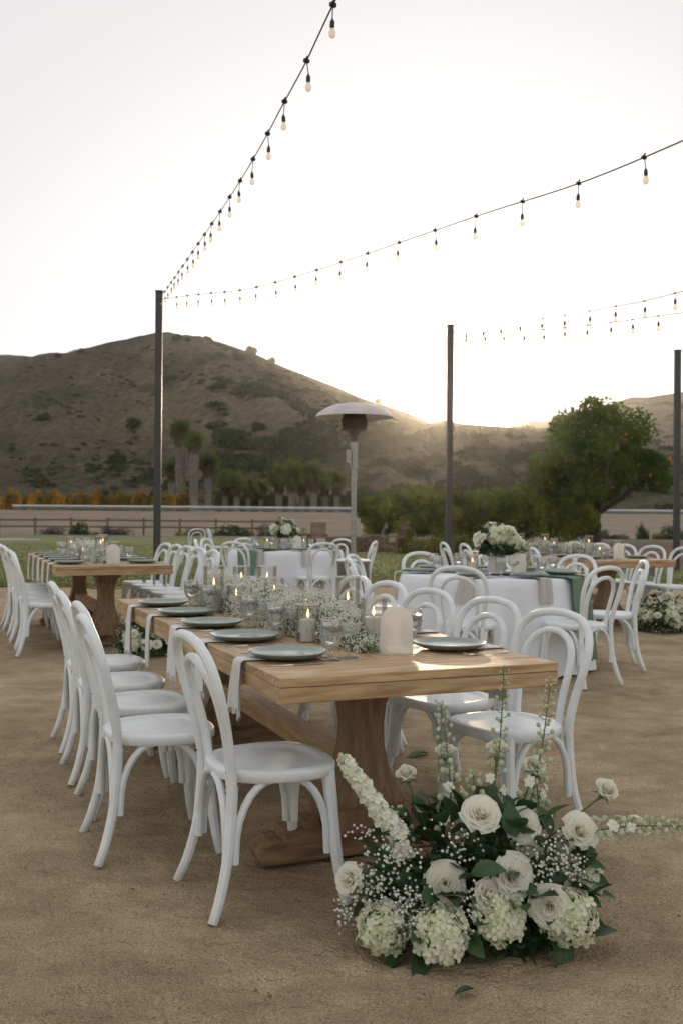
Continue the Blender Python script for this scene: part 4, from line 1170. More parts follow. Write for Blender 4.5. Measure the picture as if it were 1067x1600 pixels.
def napkin_mesh(hang=.19, w0=.085, w1=.115, seedv=0, m=None, fringe=True):
    g = random.Random(seedv); rows = []; nv, nu = 20, 13
    drift = g.uniform(-.02, .02); skew = g.uniform(-.025, .025)
    for i in range(nv):
        t = i / (nv - 1); s_ = t * (.13 + hang) # arc length from inner end
        if s_ < .125: x, z = .125 - s_, .0055      # lying on the table, edge at x=0
        else:
            q = s_ - .125; a = min(q / .016, math.pi / 2); x = -.010 * math.sin(a) ; z = .0055 - .010 * (1 - math.cos(a)) - max(0, q - .016)
            x -= .004 + .006 * min(1, q / .1)
        k = max(0, (s_ - .125) / hang); wd = w0 + (w1 - w0) * k
        row = []
        for j in range(nu):
            u = j / (nu - 1) * 2 - 1
            f = (.0035 + .006 * min(1, k)) * math.cos(u * 6.6 + seedv) * (0.35 if s_ < .12 else 1)
            row.append((x - (f if s_ > .13 else 0), u * wd / 2 + drift * k + skew * k * u, z + (abs(f) * .3 if s_ < .13 else 0) - (.012 * k * abs(u) * g.uniform(.9, 1.1) if k > .9 else 0)))
        rows.append(row)
    mb = MB().shell(rows, .0025)
    if fringe:
        last = rows[-1]
        for q in range(34):
            u = q / 33 * (nu - 1); j = min(int(u), nu - 2); a, b = Vector(last[j]), Vector(last[j + 1]); p = a.lerp(b, u - j)
            L_ = g.uniform(.012, .026)
            mb.tube([p, p + Vector((g.uniform(-.003, .003), g.uniform(-.005, .005), -L_))], .0011, 3, False)
    return mb.mesh('napkin', m or M['linen'], True, 0, 60)
NAP = [napkin_mesh(.17 + .018 * k, .080 + .012 * (k % 3), .105 + .028 * (k % 3), k * 1.7) for k in range(5)]
NAPB = [napkin_mesh(.19, .10, .115, 2 + k, M['linen_beige'], False) for k in range(2)]

kn = MB()
kn.add([(-.006, 0, .001), (.006, 0, .001), (.0075, .09, .001), (-.0045, .09, .001), (-.006, 0, .006), (.006, 0, .006), (.0045, .09, .005), (-.0045, .09, .005)], [(0, 3, 2, 1), (4, 5, 6, 7), (0, 1, 5, 4), (2, 3, 7, 6), (1, 2, 6, 5), (0, 4, 7, 3)])
kn.add([(-.0045, .09, .001), (.0045, .09, .001), (.009, .13, .002), (.009, .195, .002), (0, .215, .002), (-.004, .18, .002), (-.0045, .09, .004), (.0045, .09, .004), (.009, .13, .003), (.009, .195, .003), (0, .215, .003), (-.004, .18, .003)],
       [(0, 5, 4, 3, 2, 1), (6, 7, 8, 9, 10, 11)] + [(i, (i + 1) % 6, (i + 1) % 6 + 6, i + 6) for i in range(6)])
knife_m = kn.mesh('knife', M['steel'], False)
fk = MB().tube(catmull([(0, 0, .003), (0, .06, .004), (0, .115, .009), (0, .135, .004)], 4), [.0045, .004, .0036, .003, .003, .003, .003, .003, .003, .003, .003, .003, .004], 6, True, .5)
fk.box(0, .146, .0045, .022, .022, .0025)
for k in range(4): fk.tube([(-.009 + .006 * k, .155, .005), (-.009 + .006 * k, .175, .0035), (-.009 + .006 * k, .195, .010)], .0013, 4)
fork_m = fk.mesh('fork', M['steel'])

def arch_sign(loc, rz, label, group=None):
    r = thing('table_sign', label, 'sign', loc, rz, group)
    o = [(-.06, .004), (.06, .004), (.06, .118)] + [(.06 * math.cos(a), .118 + .062 * math.sin(a)) for a in np.linspace(.15, math.pi - .15, 15)] + [(-.06, .118)]
    link('arch_panel', MB().prism(o, -.0025, .0025).mesh('arch_panel', M['acrylic'], False), r)
    link('stand', MB().box(0, 0, .003, .135, .045, .006).mesh('sign_stand', M['acrylic'], False), r)

# gypsophila garland (shared mesh)
def gyp_cloud(n_b, n_s, fn, r0=.0028, r1=.0046):
    base = np.array([(1, 0, 0), (-1, 0, 0), (0, 1, 0), (0, -1, 0), (0, 0, 1), (0, 0, -1)], float)
    tri = np.array([(0, 2, 4), (2, 1, 4), (1, 3, 4), (3, 0, 4), (2, 0, 5), (1, 2, 5), (3, 1, 5), (0, 3, 5)])
    C, root = fn(n_b)
    s = rng.uniform(r0, r1, n_b)
    P = base[None] * s[:, None, None] + C[:, None, :]
    bl = (P.reshape(-1, 3), (tri[None] + 6 * np.arange(n_b)[:, None, None]).reshape(-1, 3))
    C2, root2 = fn(n_s)
    sd_ = np.cross(C2 - root2, rand_dirs(n_s)); sd_ /= np.linalg.norm(sd_, axis=1)[:, None] + 1e-9
    V = np.stack([root2 - sd_ * .0009, root2 + sd_ * .0009, C2 + sd_ * .0006], 1).reshape(-1, 3)
    return bl, (V, np.arange(3 * n_s).reshape(-1, 3))
GARL = 2.35
def garl_fn(n):
    y = rng.uniform(-GARL / 2, GARL / 2, n)
    env = np.clip(np.minimum((y + GARL / 2), (GARL / 2 - y)) / .18, .25, 1) * (1 + .16 * np.sin(y * 9) + .10 * np.sin(y * 23 + 1))
    a = rng.uniform(0, math.pi, n); rr = (rng.uniform(.35, 1.06, n)) ** .5
    x = np.cos(a) * rr * .155 * env + .018 * np.sin(y * 6); z = .004 + np.abs(np.sin(a)) * rr * .15 * env
    C = np.stack([x, y, z], 1) + rng.normal(0, .008, (n, 3)); C[:, 2] = np.abs(C[:, 2])
    root = np.stack([x * .25, y + rng.normal(0, .05, n), z * .25], 1)
    return C, root
(gbl, gst) = gyp_cloud(15000, 5000, garl_fn)
g_b = np_mesh('garland_blossom', *gbl, M['gyp']); g_s = np_mesh('garland_stems', *gst, M['gypstem'])
(gbl2, gst2) = gyp_cloud(6000, 2500, garl_fn, .0045, .007)
g_b2 = np_mesh('garland_blossom_far', *gbl2, M['gyp']); g_s2 = np_mesh('garland_stems_far', *gst2, M['gypstem'])
C, _ = garl_fn(2600); C[:, :] *= np.array([.8, 1, .8]); Vg, Qg = leaf_quads(C, np.full(2600, .03), .3)
g_l = np_mesh('garland_greenery', Vg, Qg, mat('garland_green', (0.13, 0.17, 0.085), .6, (0.22, 0.26, 0.14), 20, translucent=.3))
def garland(loc, rz, label, near=True):
    r = thing('baby_breath_garland', label, 'flower garland', loc, rz, "baby's breath garlands")
    tag(link('blossoms', g_b if near else g_b2, r), kind='stuff'); tag(link('stems', g_s if near else g_s2, r), kind='stuff'); tag(link('greenery', g_l, r), kind='stuff')

ORD = ['nearest', 'second nearest', 'middle', 'second farthest', 'farthest']
SIDE = {-1: 'left', 1: 'right'}
YS = [-1.106, -.582, -.06, .46, .99]
def setting(T, side, k, tname, cutlery=True, coupe=True, far=False):
    """T: table matrix function local->world"""
    rzt = T.rot
    ex = side * TW / 2
    y = YS[k] + (0.03 if side > 0 else 0)
    inn = .165 if side < 0 else .195
    px_ = ex - side * inn
    where = f'{ORD[k]} on the {SIDE[side]} of the {tname}'
    o = link('plate', plate_m, None, T(px_, y, TH + .0055), (0, 0, rzt)); tag(o, f'sage green dinner plate, {where}', 'plate', 'sage plates on the ' + tname)
    o = link('napkin', NAP[(k + (side > 0) * 2) % 5], None, T(ex, y + (.005 if side < 0 else -.01), TH), (0, 0, rzt + (0 if side < 0 else math.pi)))
    tag(o, f'off-white fringed napkin, {where}', 'napkin', 'fringed napkins on the ' + tname)
    s = -side  # towards the diner's right: left diners -> near side
    gy = y + (-.095 if side < 0 else .13) + (0.12 * (k % 2) * (1 if side < 0 else 0)); gx = ex - side * (.29 + .01 * (k % 3))
    r = thing('water_goblet', f'glass water goblet with ice, {where}', 'goblet', T(gx, gy, TH), k * 1.1, 'water goblets on the ' + tname)
    link('glass', gob_m, r); link('water', wat_m, r); link('rim', grim_m, r)
    if not far:
        for q in range(4):
            a = q * 1.7 + k; link('ice_cube', ice_m, r, (.018 * math.cos(a), .018 * math.sin(a), .108 + .006 * (q % 3)), (a, a * .7, a * 1.3))
    if coupe:
        o = link('coupe_glass', coupe_m, None, T(ex - side * (.372 + .01 * (k % 2)), gy + (.035 if side < 0 else .09), TH), (0, 0, 0))
        tag(o, f'empty clear coupe glass, {where}', 'coupe glass', 'coupe glasses on the ' + tname)
    if cutlery:
        # handles near the edge, pointing inwards
        rr = rzt + (-math.pi / 2 if side < 0 else math.pi / 2)
        yk = y - .165 if side < 0 else y + .165; yf = y + .165 if side < 0 else y - .165
        o = link('knife', knife_m, None, T(ex - side * .035, yk, TH + .0005), (0, 0, rr)); tag(o, f'steel knife beside the plate, {where}', 'knife', 'knives on the ' + tname)
        o = link('fork', fork_m, None, T(ex - side * .04, yf, TH + .0005), (0, 0, rr + (.12 if k == 0 else 0))); tag(o, f'steel fork beside the plate, {where}', 'fork', 'forks on the ' + tname)
class TF:
    def __init__(s, x, y, rot): s.x, s.y, s.rot = x, y, rot; s.g = gz(x, y)
    def __call__(s, lx, ly, z):
        c, n = math.cos(s.rot), math.sin(s.rot)
        return (s.x + lx * c - ly * n, s.y + lx * n + ly * c, s.g + z)

T1 = TF(-.284, 4.615, A0)
farm_table(T1.x, T1.y, A0, 'long wooden farm table in the foreground')
for sd_ in (-1, 1):
    for k in range(5): setting(T1, sd_, k, 'near farm table')
garland(T1(0, .10, TH + .001), A0, "baby's breath garland along the middle of the near farm table")
hg = 'hurricane candles on the near farm table'
for kind, x, y, lb in (('small', -.13, 3.92, 'nearest short pillar candle in a glass cylinder, beside the garland tip'),
                       ('mid', .125, 3.74, 'candle in a glass cylinder right behind the arched sign'),
                       ('tallshort', .03, 4.25, 'candle in a tall glass cylinder right of the garland'),
                       ('small', -.155, 4.42, 'short glass cylinder candle directly behind the nearest one'),
                       ('mid', -.33, 4.86, 'candle in a glass cylinder in front of its taller twin, mid table'),
                       ('tall', -.385, 5.12, 'tall candle in a glass cylinder just behind the mid table candle'),
                       ('small', -.53, 4.98, 'short candle half hidden behind a water goblet on the near farm table'),
                       ('tallshort', -.66, 5.10, 'tall glass cylinder with a low candle at the left of the garland'),
                       ('mid', -.60, 5.92, 'candle in a glass cylinder at the far end of the near farm table')):
    hurricane(kind, (x, y, TH + .001 + gz(x, y) * 0), lb, hg)
arch_sign((.205, 3.60, TH + .001), R(4), 'blank frosted acrylic arch sign standing near the front of the near farm table')

# far-left table
T2 = TF(-2.45 + .472 - .5705, 8.42 + .193 + 1.398, A0)
farm_table(T2.x, T2.y, A0, 'wooden farm table at the left, in the middle distance')
tn = 'left farm table'
for sd_ in (-1, 1):
    for k in range(5): setting(T2, sd_, k, tn, cutlery=False, coupe=(k % 2 == 0), far=True)
garland(T2(0, .10, TH + .001), A0, "baby's breath garland along the middle of the left farm table", False)
for kind, lx, ly, lb in (('mid', .06, -1.05, 'nearest'), ('tall', -.02, -.75, 'second'), ('small', -.16, -.55, 'third'), ('tall', .10, -.1, 'fourth'), ('small', -.15, .2, 'fifth'), ('mid', .02, .5, 'sixth'), ('mid', -.1, .9, 'seventh, farthest')):
    hurricane(kind, T2(lx, ly, TH + .001), f'hurricane candle on the left farm table, {lb} from the front', 'hurricane candles on the left farm table')
arch_sign(T2(.03, -1.18, TH + .001), R(4), 'blank frosted arch sign at the near end of the left farm table')
for k in range(5):
    p = T2(-TW / 2 - .04, YS[k] - .12, 0); chair(p[0], p[1], fdir(.926, .378) + R((-3, 2, -1, 3, 0)[k]), f'white chair, {ORD[k]} on the left side of the left farm table', 'white chairs round the left farm table')
    p = T2(TW / 2 + .20, YS[k] + .0, 0); chair(p[0], p[1], fdir(-.926, -.378) + R((6, 9, 12, 8, 10)[k]), f'white chair, {ORD[k]} on the right side of the left farm table', 'white chairs round the left farm table')

# far-right table
T4 = TF(3.22 - .5705, 10.62 + 1.398, A0)
farm_table(T4.x, T4.y, A0, 'wooden farm table at the right, in the middle distance')
tn = 'right farm table'
for sd_ in (-1, 1):
    for k in range(5): setting(T4, sd_, k, tn, cutlery=False, coupe=(k % 2 == 0), far=True)
garland(T4(0, .10, TH + .001), A0, "baby's breath garland along the middle of the right farm table", False)
for kind, lx, ly, lb in (('small', -.2, -1.1, 'nearest'), ('mid', .12, -1.0, 'second'), ('tall', -.05, -.7, 'third'), ('small', .1, -.4, 'fourth'), ('mid', -.12, -.1, 'fifth'), ('tall', .02, .3, 'sixth'), ('tall', -.08, .7, 'seventh'), ('mid', .06, 1.05, 'eighth, farthest')):
    hurricane(kind, T4(lx, ly, TH + .001), f'hurricane candle on the right farm table, {lb} from the front', 'hurricane candles on the right farm table')
arch_sign(T4(-.02, -1.2, TH + .001), R(4), 'blank frosted arch sign at the near end of the right farm table')
for k in range(5):
    p = T4(-TW / 2 - .22, YS[k] + .02, 0); chair(p[0], p[1], fdir(.926, .378) + R((-20, -16, -14, -10, -12)[k]), f'white chair, {ORD[k]} on the left side of the right farm table', 'white chairs round the right farm table')
    p = T4(TW / 2 + .22, YS[k] + .0, 0); chair(p[0], p[1], fdir(-.926, -.378) + R((3, 9, 12, 8, 10)[k]), f'white chair, {ORD[k]} on the right side of the right farm table', 'white chairs round the right farm table')

# ------------------------------------------------------------------ flowers
def rose_mesh(seedv, Rr=.05, name='rose', openn=1.0):
    g = random.Random(seedv); mb = MB(); N_ = 44
    for k in range(N_):
        o = (k / (N_ - 1)); th = k * 2.39996 + g.uniform(-.2, .2)
        rad = Rr * (.06 + .80 * o ** .8 * openn); H_ = Rr * (1.30 - .34 * o) * g.uniform(.94, 1.05); w_ = (1.15 - .35 * o) * g.uniform(.9, 1.1)
        rows = []; nv, nu = 6, 6
        notch = g.uniform(-.5, .5)
        for i in range(nv):
            v = i / (nv - 1); r = rad * (v ** .62) + Rr * .26 * o * v ** 5 * openn + Rr * .02 * g.uniform(-1, 1)
            wd = w_ * (math.sin(math.pi * (.16 + .60 * v)))
            row = []
            for j in range(nu):
                u = j / (nu - 1) * 2 - 1
                zz = H_ * (v - .30 * o * v ** 4) - Rr * .16 * (u * u) * v * v + Rr * .05 * o * math.sin(u * 4 + notch) * v - .10 * Rr * o * (1 - v)
                rr = r * (1 - .07 * u * u * (1 - o)) + (Rr * .05 * abs(u) ** 3 * v * o)
                row.append((rr * math.cos(th + u * wd), rr * math.sin(th + u * wd), zz))
            rows.append(row)
        vs = [p for r_ in rows for p in r_]
        mb.add(vs, [(i * nu + j, i * nu + j + 1, (i + 1) * nu + j + 1, (i + 1) * nu + j) for i in range(nv - 1) for j in range(nu - 1)])
    return mb.mesh(name, M['petal'], True, 0, 0)
ROSES = [rose_mesh(k, .05, 'rose_%d' % k, (1.0, .85, 1.08, .7)[k]) for k in range(4)]
sep = MB()
for k in range(5):
    a = 2 * math.pi * k / 5; c, s_ = math.cos(a), math.sin(a)
    sep.add([(.004 * c, .004 * s_, -.004), (.018 * c - .006 * s_, .018 * s_ + .006 * c, .002), (.036 * c, .036 * s_, -.008), (.018 * c + .006 * s_, .018 * s_ - .006 * c, .002)], [(0, 1, 2, 3)])
sep.ball((0, 0, -.006), .009, 8, 5)
SEPAL = sep.mesh('sepals', M['stem'])

def frame(n):
    n = Vector(n).normalized(); u = n.orthogonal().normalized(); return u, n.cross(u), n
def hyd_mesh(seedv, Rr=.068, nf=210, fs=.0155, sz=.85):
    g = random.Random(seedv); mb = MB(); rr_ = Rr
    for k in range(nf):
        z = 1 - 1.75 * (k + .5) / nf; a = k * 2.39996 + g.uniform(-.15, .15); q = math.sqrt(max(0, 1 - z * z))
        d = Vector((q * math.cos(a), q * math.sin(a), z * sz))
        p = d * (rr_ * g.uniform(.80, 1.07) * (1 + .20 * mnoise.noise(d * 3 + Vector((seedv, 0, 0)))))
        nn = (d + Vector((g.uniform(-.8, .8), g.uniform(-.8, .8), g.uniform(-.8, .8)))).normalized()
        u, v, n = frame(nn); ro = g.uniform(0, 1.57); f_ = fs * g.uniform(.8, 1.2)
        for t in range(4):
            b = ro + t * math.pi / 2; e = u * math.cos(b) + v * math.sin(b); s_ = n.cross(e)
            cup = n * f_ * .22
            mb.add([p, p + e * f_ * .55 + s_ * f_ * .44 + cup, p + e * f_ * 1.08 + s_ * f_ * .22 + cup * .7, p + e * f_ * 1.08 - s_ * f_ * .22 + cup * .5, p + e * f_ * .55 - s_ * f_ * .44 + cup], [(0, 1, 2, 3, 4)])
    return mb.mesh('hydrangea_head', M['hyd'], False)
HYD = [hyd_mesh(k) for k in range(3)]
HYDFAR = hyd_mesh(8, .075, 110, .019)
hcore = MB().ball((0, 0, 0), .050, 12, 8, .85).mesh('hydrangea_core', M['hydcore'])

def leaf_mesh(L_=.075, W_=.045):
    rows = []
    for i in range(7):
        t = i / 6; wd = W_ / 2 * math.sin(math.pi * t ** .85) ** .8 if 0 < t < 1 else .0008; y = L_ * t; z = -.012 * t * t * 1.4
        rows.append([(-wd, y, z + wd * .38), (-wd * .5, y, z + wd * .16), (0, y, z), (wd * .5, y, z + wd * .16), (wd, y, z + wd * .38)])
    vs = [p for r_ in rows for p in r_]
    return MB().add(vs, [(i * 5 + j, i * 5 + j + 1, (i + 1) * 5 + j + 1, (i + 1) * 5 + j) for i in range(6) for j in range(4)]).mesh('leaf', M['leaf'], True, 0, 0)
LEAF = leaf_mesh()

def floret(mb, c, n, r, g):
    u, v, n = frame(n); c = Vector(c)
    for ring, (k, f_, lift) in enumerate(((6, 1.0, .15), (5, .62, .5))):
        for t in range(k):
            b = t * 2 * math.pi / k + ring * .5 + g.uniform(-.15, .15); e = u * math.cos(b) + v * math.sin(b); s_ = n.cross(e); q = r * f_ * g.uniform(.85, 1.1)
            mb.add([c, c + e * q * .55 + s_ * q * .42 + n * q * lift, c + e * q + s_ * q * .15 + n * q * (lift + g.uniform(-.25, .15)), c + e * q * .95 - s_ * q * .2 + n * q * lift * .8, c + e * q * .5 - s_ * q * .42 + n * q * lift], [(0, 1, 2, 3, 4)])
def orient(d):
    return Vector(d).normalized().to_track_quat('Z', 'Y').to_euler()

def floor_arrangement():
    base = Vector((.43, 2.98, 0.0))
    r = thing('floor_bouquet', 'large white floral arrangement on the ground at the end of the near farm table', 'flower arrangement', base)
    rr = random.Random(4)
    def L(p): return Vector(p) - base
    roses = [  # world pos, facing dir, size, mesh
        ((.309, 2.85, .205), (-.1, -1, .35), 1.16, 0), ((.417, 2.90, .385), (.1, -.7, .75), 1.03, 2), ((.546, 2.92, .350), (-.1, -.95, .35), .95, 0),
        ((.605, 3.05, .490), (.05, -.35, 1), .95, 3), ((.813, 3.0, .435), (.35, -.5, .8), .93, 3), ((.714, 2.92, .335), (.25, -.85, .55), .95, 2),
        ((.497, 2.83, .235), (.25, -.9, .35), 1.06, 2), ((.416, 2.80, .195), (.5, -.85, .2), .95, 1), ((.603, 2.80, .160), (-.25, -1, .15), 1.05, 2),
        ((.035, 2.85, .215), (-.6, -.6, .5), .95, 1), ((.212, 3.1, .452), (-.25, -.3, 1), .85, 3), ((.338, 3.15, .515), (-.05, -.3, 1), .80, 3), ((.502, 3.12, .525), (.1, -.2, 1), .95, 3)]
    heart = Vector((.42, 3.0, .10))
    for p, d, s, k in roses:
        d = Vector(d).normalized(); pl = L(p) - d * .02
        o = link('rose', ROSES[k], r, pl, (d.to_track_quat('Z', 'Y') @ Euler((0, 0, rr.uniform(0, 6))).to_quaternion()).to_euler(), s * 1.06)
        st0 = L(heart + Vector((rr.uniform(-.08, .08), rr.uniform(-.05, .05), 0))); st1 = pl - d * .004
        mid = st0.lerp(st1, .55) - d * .03
        link('sepals', SEPAL, o)
        link('stem', MB().tube(catmull([st0, mid, st1], 4), .0032, 6).mesh('rose_stem', M['stem']), r)
    for (p, s, k) in (((.129, 2.82, .088), 1.0, 0), ((.285, 2.77, .098), 1.12, 1), ((.454, 2.79, .132), 1.0, 2), ((.66, 2.82, .125), 1.12, 0), ((.713, 2.97, .265), .72, 1), ((.574, 2.97, .262), .66, 2), ((.735, 2.93, .19), .7, 2)):
        e = (rr.uniform(-.5, 0), rr.uniform(-.3, .3), rr.uniform(0, 6))
        e = (.9 + rr.uniform(-.15, .15), 0, rr.uniform(-.4, .4))
        o = link('hydrangea', HYD[k], r, L(p), e, s); link('core', hcore, o)
    # leaves through the mass
    def dome(n, rmin=.55, rmax=1.0):
        o = []
        while len(o) < n:
            x, y, z = rr.uniform(-1, 1), rr.uniform(-1, 1), rr.uniform(-.1, 1)
            q = math.sqrt(x * x + y * y + z * z)
            if not (rmin < q < rmax): continue
            o.append((Vector((x * .335, y * .20, z * .335 + .045)), Vector((x, y, z)).normalized()))
        return o
    for p, n in dome(290, .55, 1.12):
        d = (n + Vector((rr.uniform(-.9, .9), rr.uniform(-.9, .9), rr.uniform(-.7, .5)))).normalized()
        q = d.to_track_quat('Y', 'Z') @ Euler((0, rr.uniform(-.9, .9), 0)).to_quaternion()
        link('leaf', LEAF, r, p, q.to_euler(), rr.uniform(.9, 1.55))
    # dark filler foliage deep inside
    C = rng.normal(size=(5200, 3)); C /= np.linalg.norm(C, axis=1)[:, None]; C *= (rng.uniform(.2, 1, 5200) ** .45)[:, None]
    C = C * np.array([.30, .17, .26]) + np.array([0, .0, .02]); C[:, 2] = np.abs(C[:, 2]) + .01
    V_, Q_ = leaf_quads(C, np.full(len(C), .036), .5)
    tag(link('filler_foliage', np_mesh('filler_foliage', V_, Q_, M['leaf']), r), kind='stuff')
    # baby's breath sprays
    cl = [((.09, 2.84, .20), .075, 420), ((.03, 2.86, .12), .05, 200), ((.17, 2.84, .29), .07, 230), ((.21, 2.80, .18), .06, 260), ((.37, 2.77, .16), .06, 160), ((.60, 2.83, .285), .085, 420), ((.68, 2.85, .26), .05, 200), ((.10, 2.9, .33), .06, 120), ((.52, 2.8, .2), .04, 120), ((.19, 2.77, .12), .06, 200), ((.33, 2.86, .30), .06, 120), ((.38, 2.9, .32), .09, 120)]
    def fn(n):
        w_ = np.array([c[2] for c in cl], float); i = rng.choice(len(cl), n, p=w_ / w_.sum())
        c0 = np.array([list(c[0]) for c in cl])[i]; rad = np.array([c[1] for c in cl])[i]
        C_ = c0 + rng.normal(size=(n, 3)) * rad[:, None] * np.array([.48, .35, .48])
        C_[:, 2] = np.maximum(C_[:, 2], .01)
        return C_ - np.array(base), c0 + np.array([.03, .08, -.05]) - np.array(base)
    bl, st = gyp_cloud(800, 800, fn, .0036, .0060)
    # rounder blossoms: add a second, rotated octahedron
    b2 = (bl[0] + 0, bl[1]); V2 = bl[0].reshape(-1, 6, 3); c_ = V2.mean(1, keepdims=True); Rz = np.array(Matrix.Rotation(.78, 3, 'Z') @ Matrix.Rotation(.78, 3, 'X'))
    V2 = (V2 - c_) @ Rz.T + c_
    Vm, Qm = merge([bl, (V2.reshape(-1, 3), bl[1])])
    tag(link('baby_breath_blossoms', np_mesh('breath_blossoms', Vm, Qm, M['gyp']), r), kind='stuff')
    tag(link('baby_breath_stems', np_mesh('breath_stems', *st, M['gypstem']), r), kind='stuff')
    # stock spike leaning left
    mb = MB(); a, b = Vector((.175, 2.9, .324)), Vector((.014, 2.9, .545)); ax = (b - a).normalized()
    for k in range(46):
        t = k / 45; u, v, n = frame(ax); an = k * 2.39996; rad = .031 * (1 - .25 * t)
        dr = (u * math.cos(an) + v * math.sin(an)); c = a.lerp(b, t) + dr * rad * .62
        floret(mb, L(c), dr + ax * .35, .031 * (1 - .28 * t), rr)
    tag(link('stock_spike', mb.mesh('stock_spike', M['stock'], False), r), kind='stuff')
    mb = MB()
    for k in range(12):
        c = b + ax * (.006 + .004 * (k % 4)) + Vector((rr.uniform(-.013, .013), rr.uniform(-.013, .013), rr.uniform(-.008, .008))); mb.ball(L(c), rr.uniform(.005, .008), 6, 4, 1.2)
    tag(link('stock_buds', mb.mesh('stock_buds', M['bud']), r), kind='stuff')
    mb = MB()
    for c in ((.19, 2.88, .30), (.178, 2.88, .285), (.2, 2.9, .275)): floret(mb, L(c), (rr.uniform(-.4, .4), -1, .2), .026, rr)
    tag(link('stock_florets', mb.mesh('stock_floret', M['stock'], False), r), kind='stuff')
    link('stem', MB().tube(catmull([L(heart), L((.25, 2.95, .2)), L(a), L(b)], 4), .004, 6).mesh('stock_stem', M['stem']), r)
    # delphinium / larkspur spikes with buds
    def spike(p0, p1, n, label_w, r0=.0125, r1=.004, openf=.4, width=.035, start=.25):
        p0, p1 = Vector(p0), Vector(p1); ax = (p1 - p0).normalized(); u, v, n_ = frame(ax)
        bend = u * .02
        path = catmull([L(p0), L(p0.lerp(p1, .5) + bend), L(p1)], 6)
        mb = MB().tube(path, [.0035 * (1 - .6 * i / (len(path) - 1)) for i in range(len(path))], 6)
        mf = MB(); mbud = MB()
        for k in range(n):
            t = start + (1 - start) * (k / (n - 1)) ** .85; c = path[min(int(t * (len(path) - 1)), len(path) - 1)]
            if t < 1:
                i = int(t * (len(path) - 1)); f = t * (len(path) - 1) - i
                c = path[i].lerp(path[min(i + 1, len(path) - 1)], f)
            an = k * 2.39996; wd = width * (1 - .72 * (t - start) / (1 - start)) + .004; d = u * math.cos(an) + v * math.sin(an)
            e = c + d * wd + ax * wd * .5; mb.tube([c, c + d * wd * .5, e], .0011, 4, False)
            rad = r0 + (r1 - r0) * (t - start) / (1 - start)
            if t < start + openf and k % 2 == 0: floret(mf, e, d + ax * .3, rad * 1.9, rr)
            else: mbud.ball(e, rad, 7, 5, 1.15)
        sp = link('flower_spike', mb.mesh('spike_stem', M['stem']), r)
        if mf.v: tag(link('florets', mf.mesh('spike_florets', M['stock'], False), sp), kind='stuff')
        tag(link('buds', mbud.mesh('spike_buds', M['bud']), sp), kind='stuff')
    spike((.345, 3.0, .22), (.312, 3.05, .690), 44, '', .0125, .0042, .42, .040, .15)
    spike((.45, 3.0, .30), (.500, 3.0, .810), 34, '', .010, .0035, .18, .030, .2)
    spike((.56, 3.0, .30), (.655, 3.05, .765), 38, '', .0115, .0035, .2, .034, .2)
    spike((.66, 2.95, .30), (.995, 2.82, .385), 46, '', .011, .0045, .38, .030, .3)
    spike((.38, 3.0, .25), (.41, 3.0, .48), 20, '', .012, .006, .3, .040, .25)
    spike((.60, 3.0, .25), (.60, 3.02, .50), 20, '', .012, .006, .5, .036, .25)
    spike((.20, 2.95, .2), (.17, 2.93, .40), 16, '', .007, .004, .1, .03, .3)
floor_arrangement()

# smaller floor arrangements at the other tables, a bouquet and a centrepiece
def small_arr(loc, rx, ry, rz_, nr, nh, nl, label, seedv, name='floor_bouquet', gyp=400, leafs=True):
    rr = random.Random(seedv); r = thing(name, label, 'flower arrangement', loc)
    def pt(q=1.0, low=0.0):
        while True:
            d = Vector((rr.uniform(-1, 1), rr.uniform(-1, .35), rr.uniform(low, 1)))
            if .3 < d.length < 1: return d.normalized() * q
    for k in range(nr):
        d = pt(1.0, .1); o = link('rose', ROSES[k % 4], r, (d.x * rx, d.y * ry, d.z * rz_ + .03), (d.to_track_quat('Z', 'Y')).to_euler(), rr.uniform(.75, 1.0))
    for k in range(nh):
        d = pt(.82, .0); link('hydrangea', HYDFAR, r, (d.x * rx, d.y * ry, d.z * rz_ * .6 + .07), (.8, 0, rr.uniform(-.5, .5)), rr.uniform(.9, 1.15))
    for k in range(nl):
        d = pt(rr.uniform(.6, 1.05)); e = (d + Vector((rr.uniform(-.8, .8), rr.uniform(-.8, .8), rr.uniform(-.6, .6)))).normalized()
        link('leaf', LEAF, r, (d.x * rx, d.y * ry, d.z * rz_ + .03), (e.to_track_quat('Y', 'Z')).to_euler(), rr.uniform(.8, 1.5))
    C = rng.normal(size=(1500, 3)); C /= np.linalg.norm(C, axis=1)[:, None]; C *= (rng.uniform(.2, 1, 1500) ** .45)[:, None] * np.array([rx * .85, ry * .85, rz_ * .85]); C[:, 2] = np.abs(C[:, 2]) + .01
    V_, Q_ = leaf_quads(C, np.full(1500, .045), .5)
    tag(link('filler_foliage', np_mesh('filler_small', V_, Q_, M['leaf']), r), kind='stuff')
    C = rng.normal(size=(gyp, 3)); C /= np.linalg.norm(C, axis=1)[:, None]; C *= np.array([rx, ry, rz_]) * rng.uniform(.85, 1.08, gyp)[:, None]; C[:, 2] = np.abs(C[:, 2]) + .01
    V_, Q_ = leaf_quads(C, np.full(gyp, .014), 1.0)
    tag(link('baby_breath', np_mesh('breath_small', V_, Q_, M['gyp']), r), kind='stuff')
    return r
p2 = T2(.20, -TL / 2 - .02, 0)
small_arr((p2[0] + .10, p2[1] - .1, p2[2]), .30, .24, .34, 9, 6, 90, 'white floral arrangement on the ground at the end of the left farm table', 31)
p4 = T4(.12, -TL / 2 - .08, 0)
small_arr((p4[0] + .1, p4[1], p4[2]), .33, .26, .36, 8, 8, 100, 'white floral arrangement on the ground at the end of the right farm table', 32)
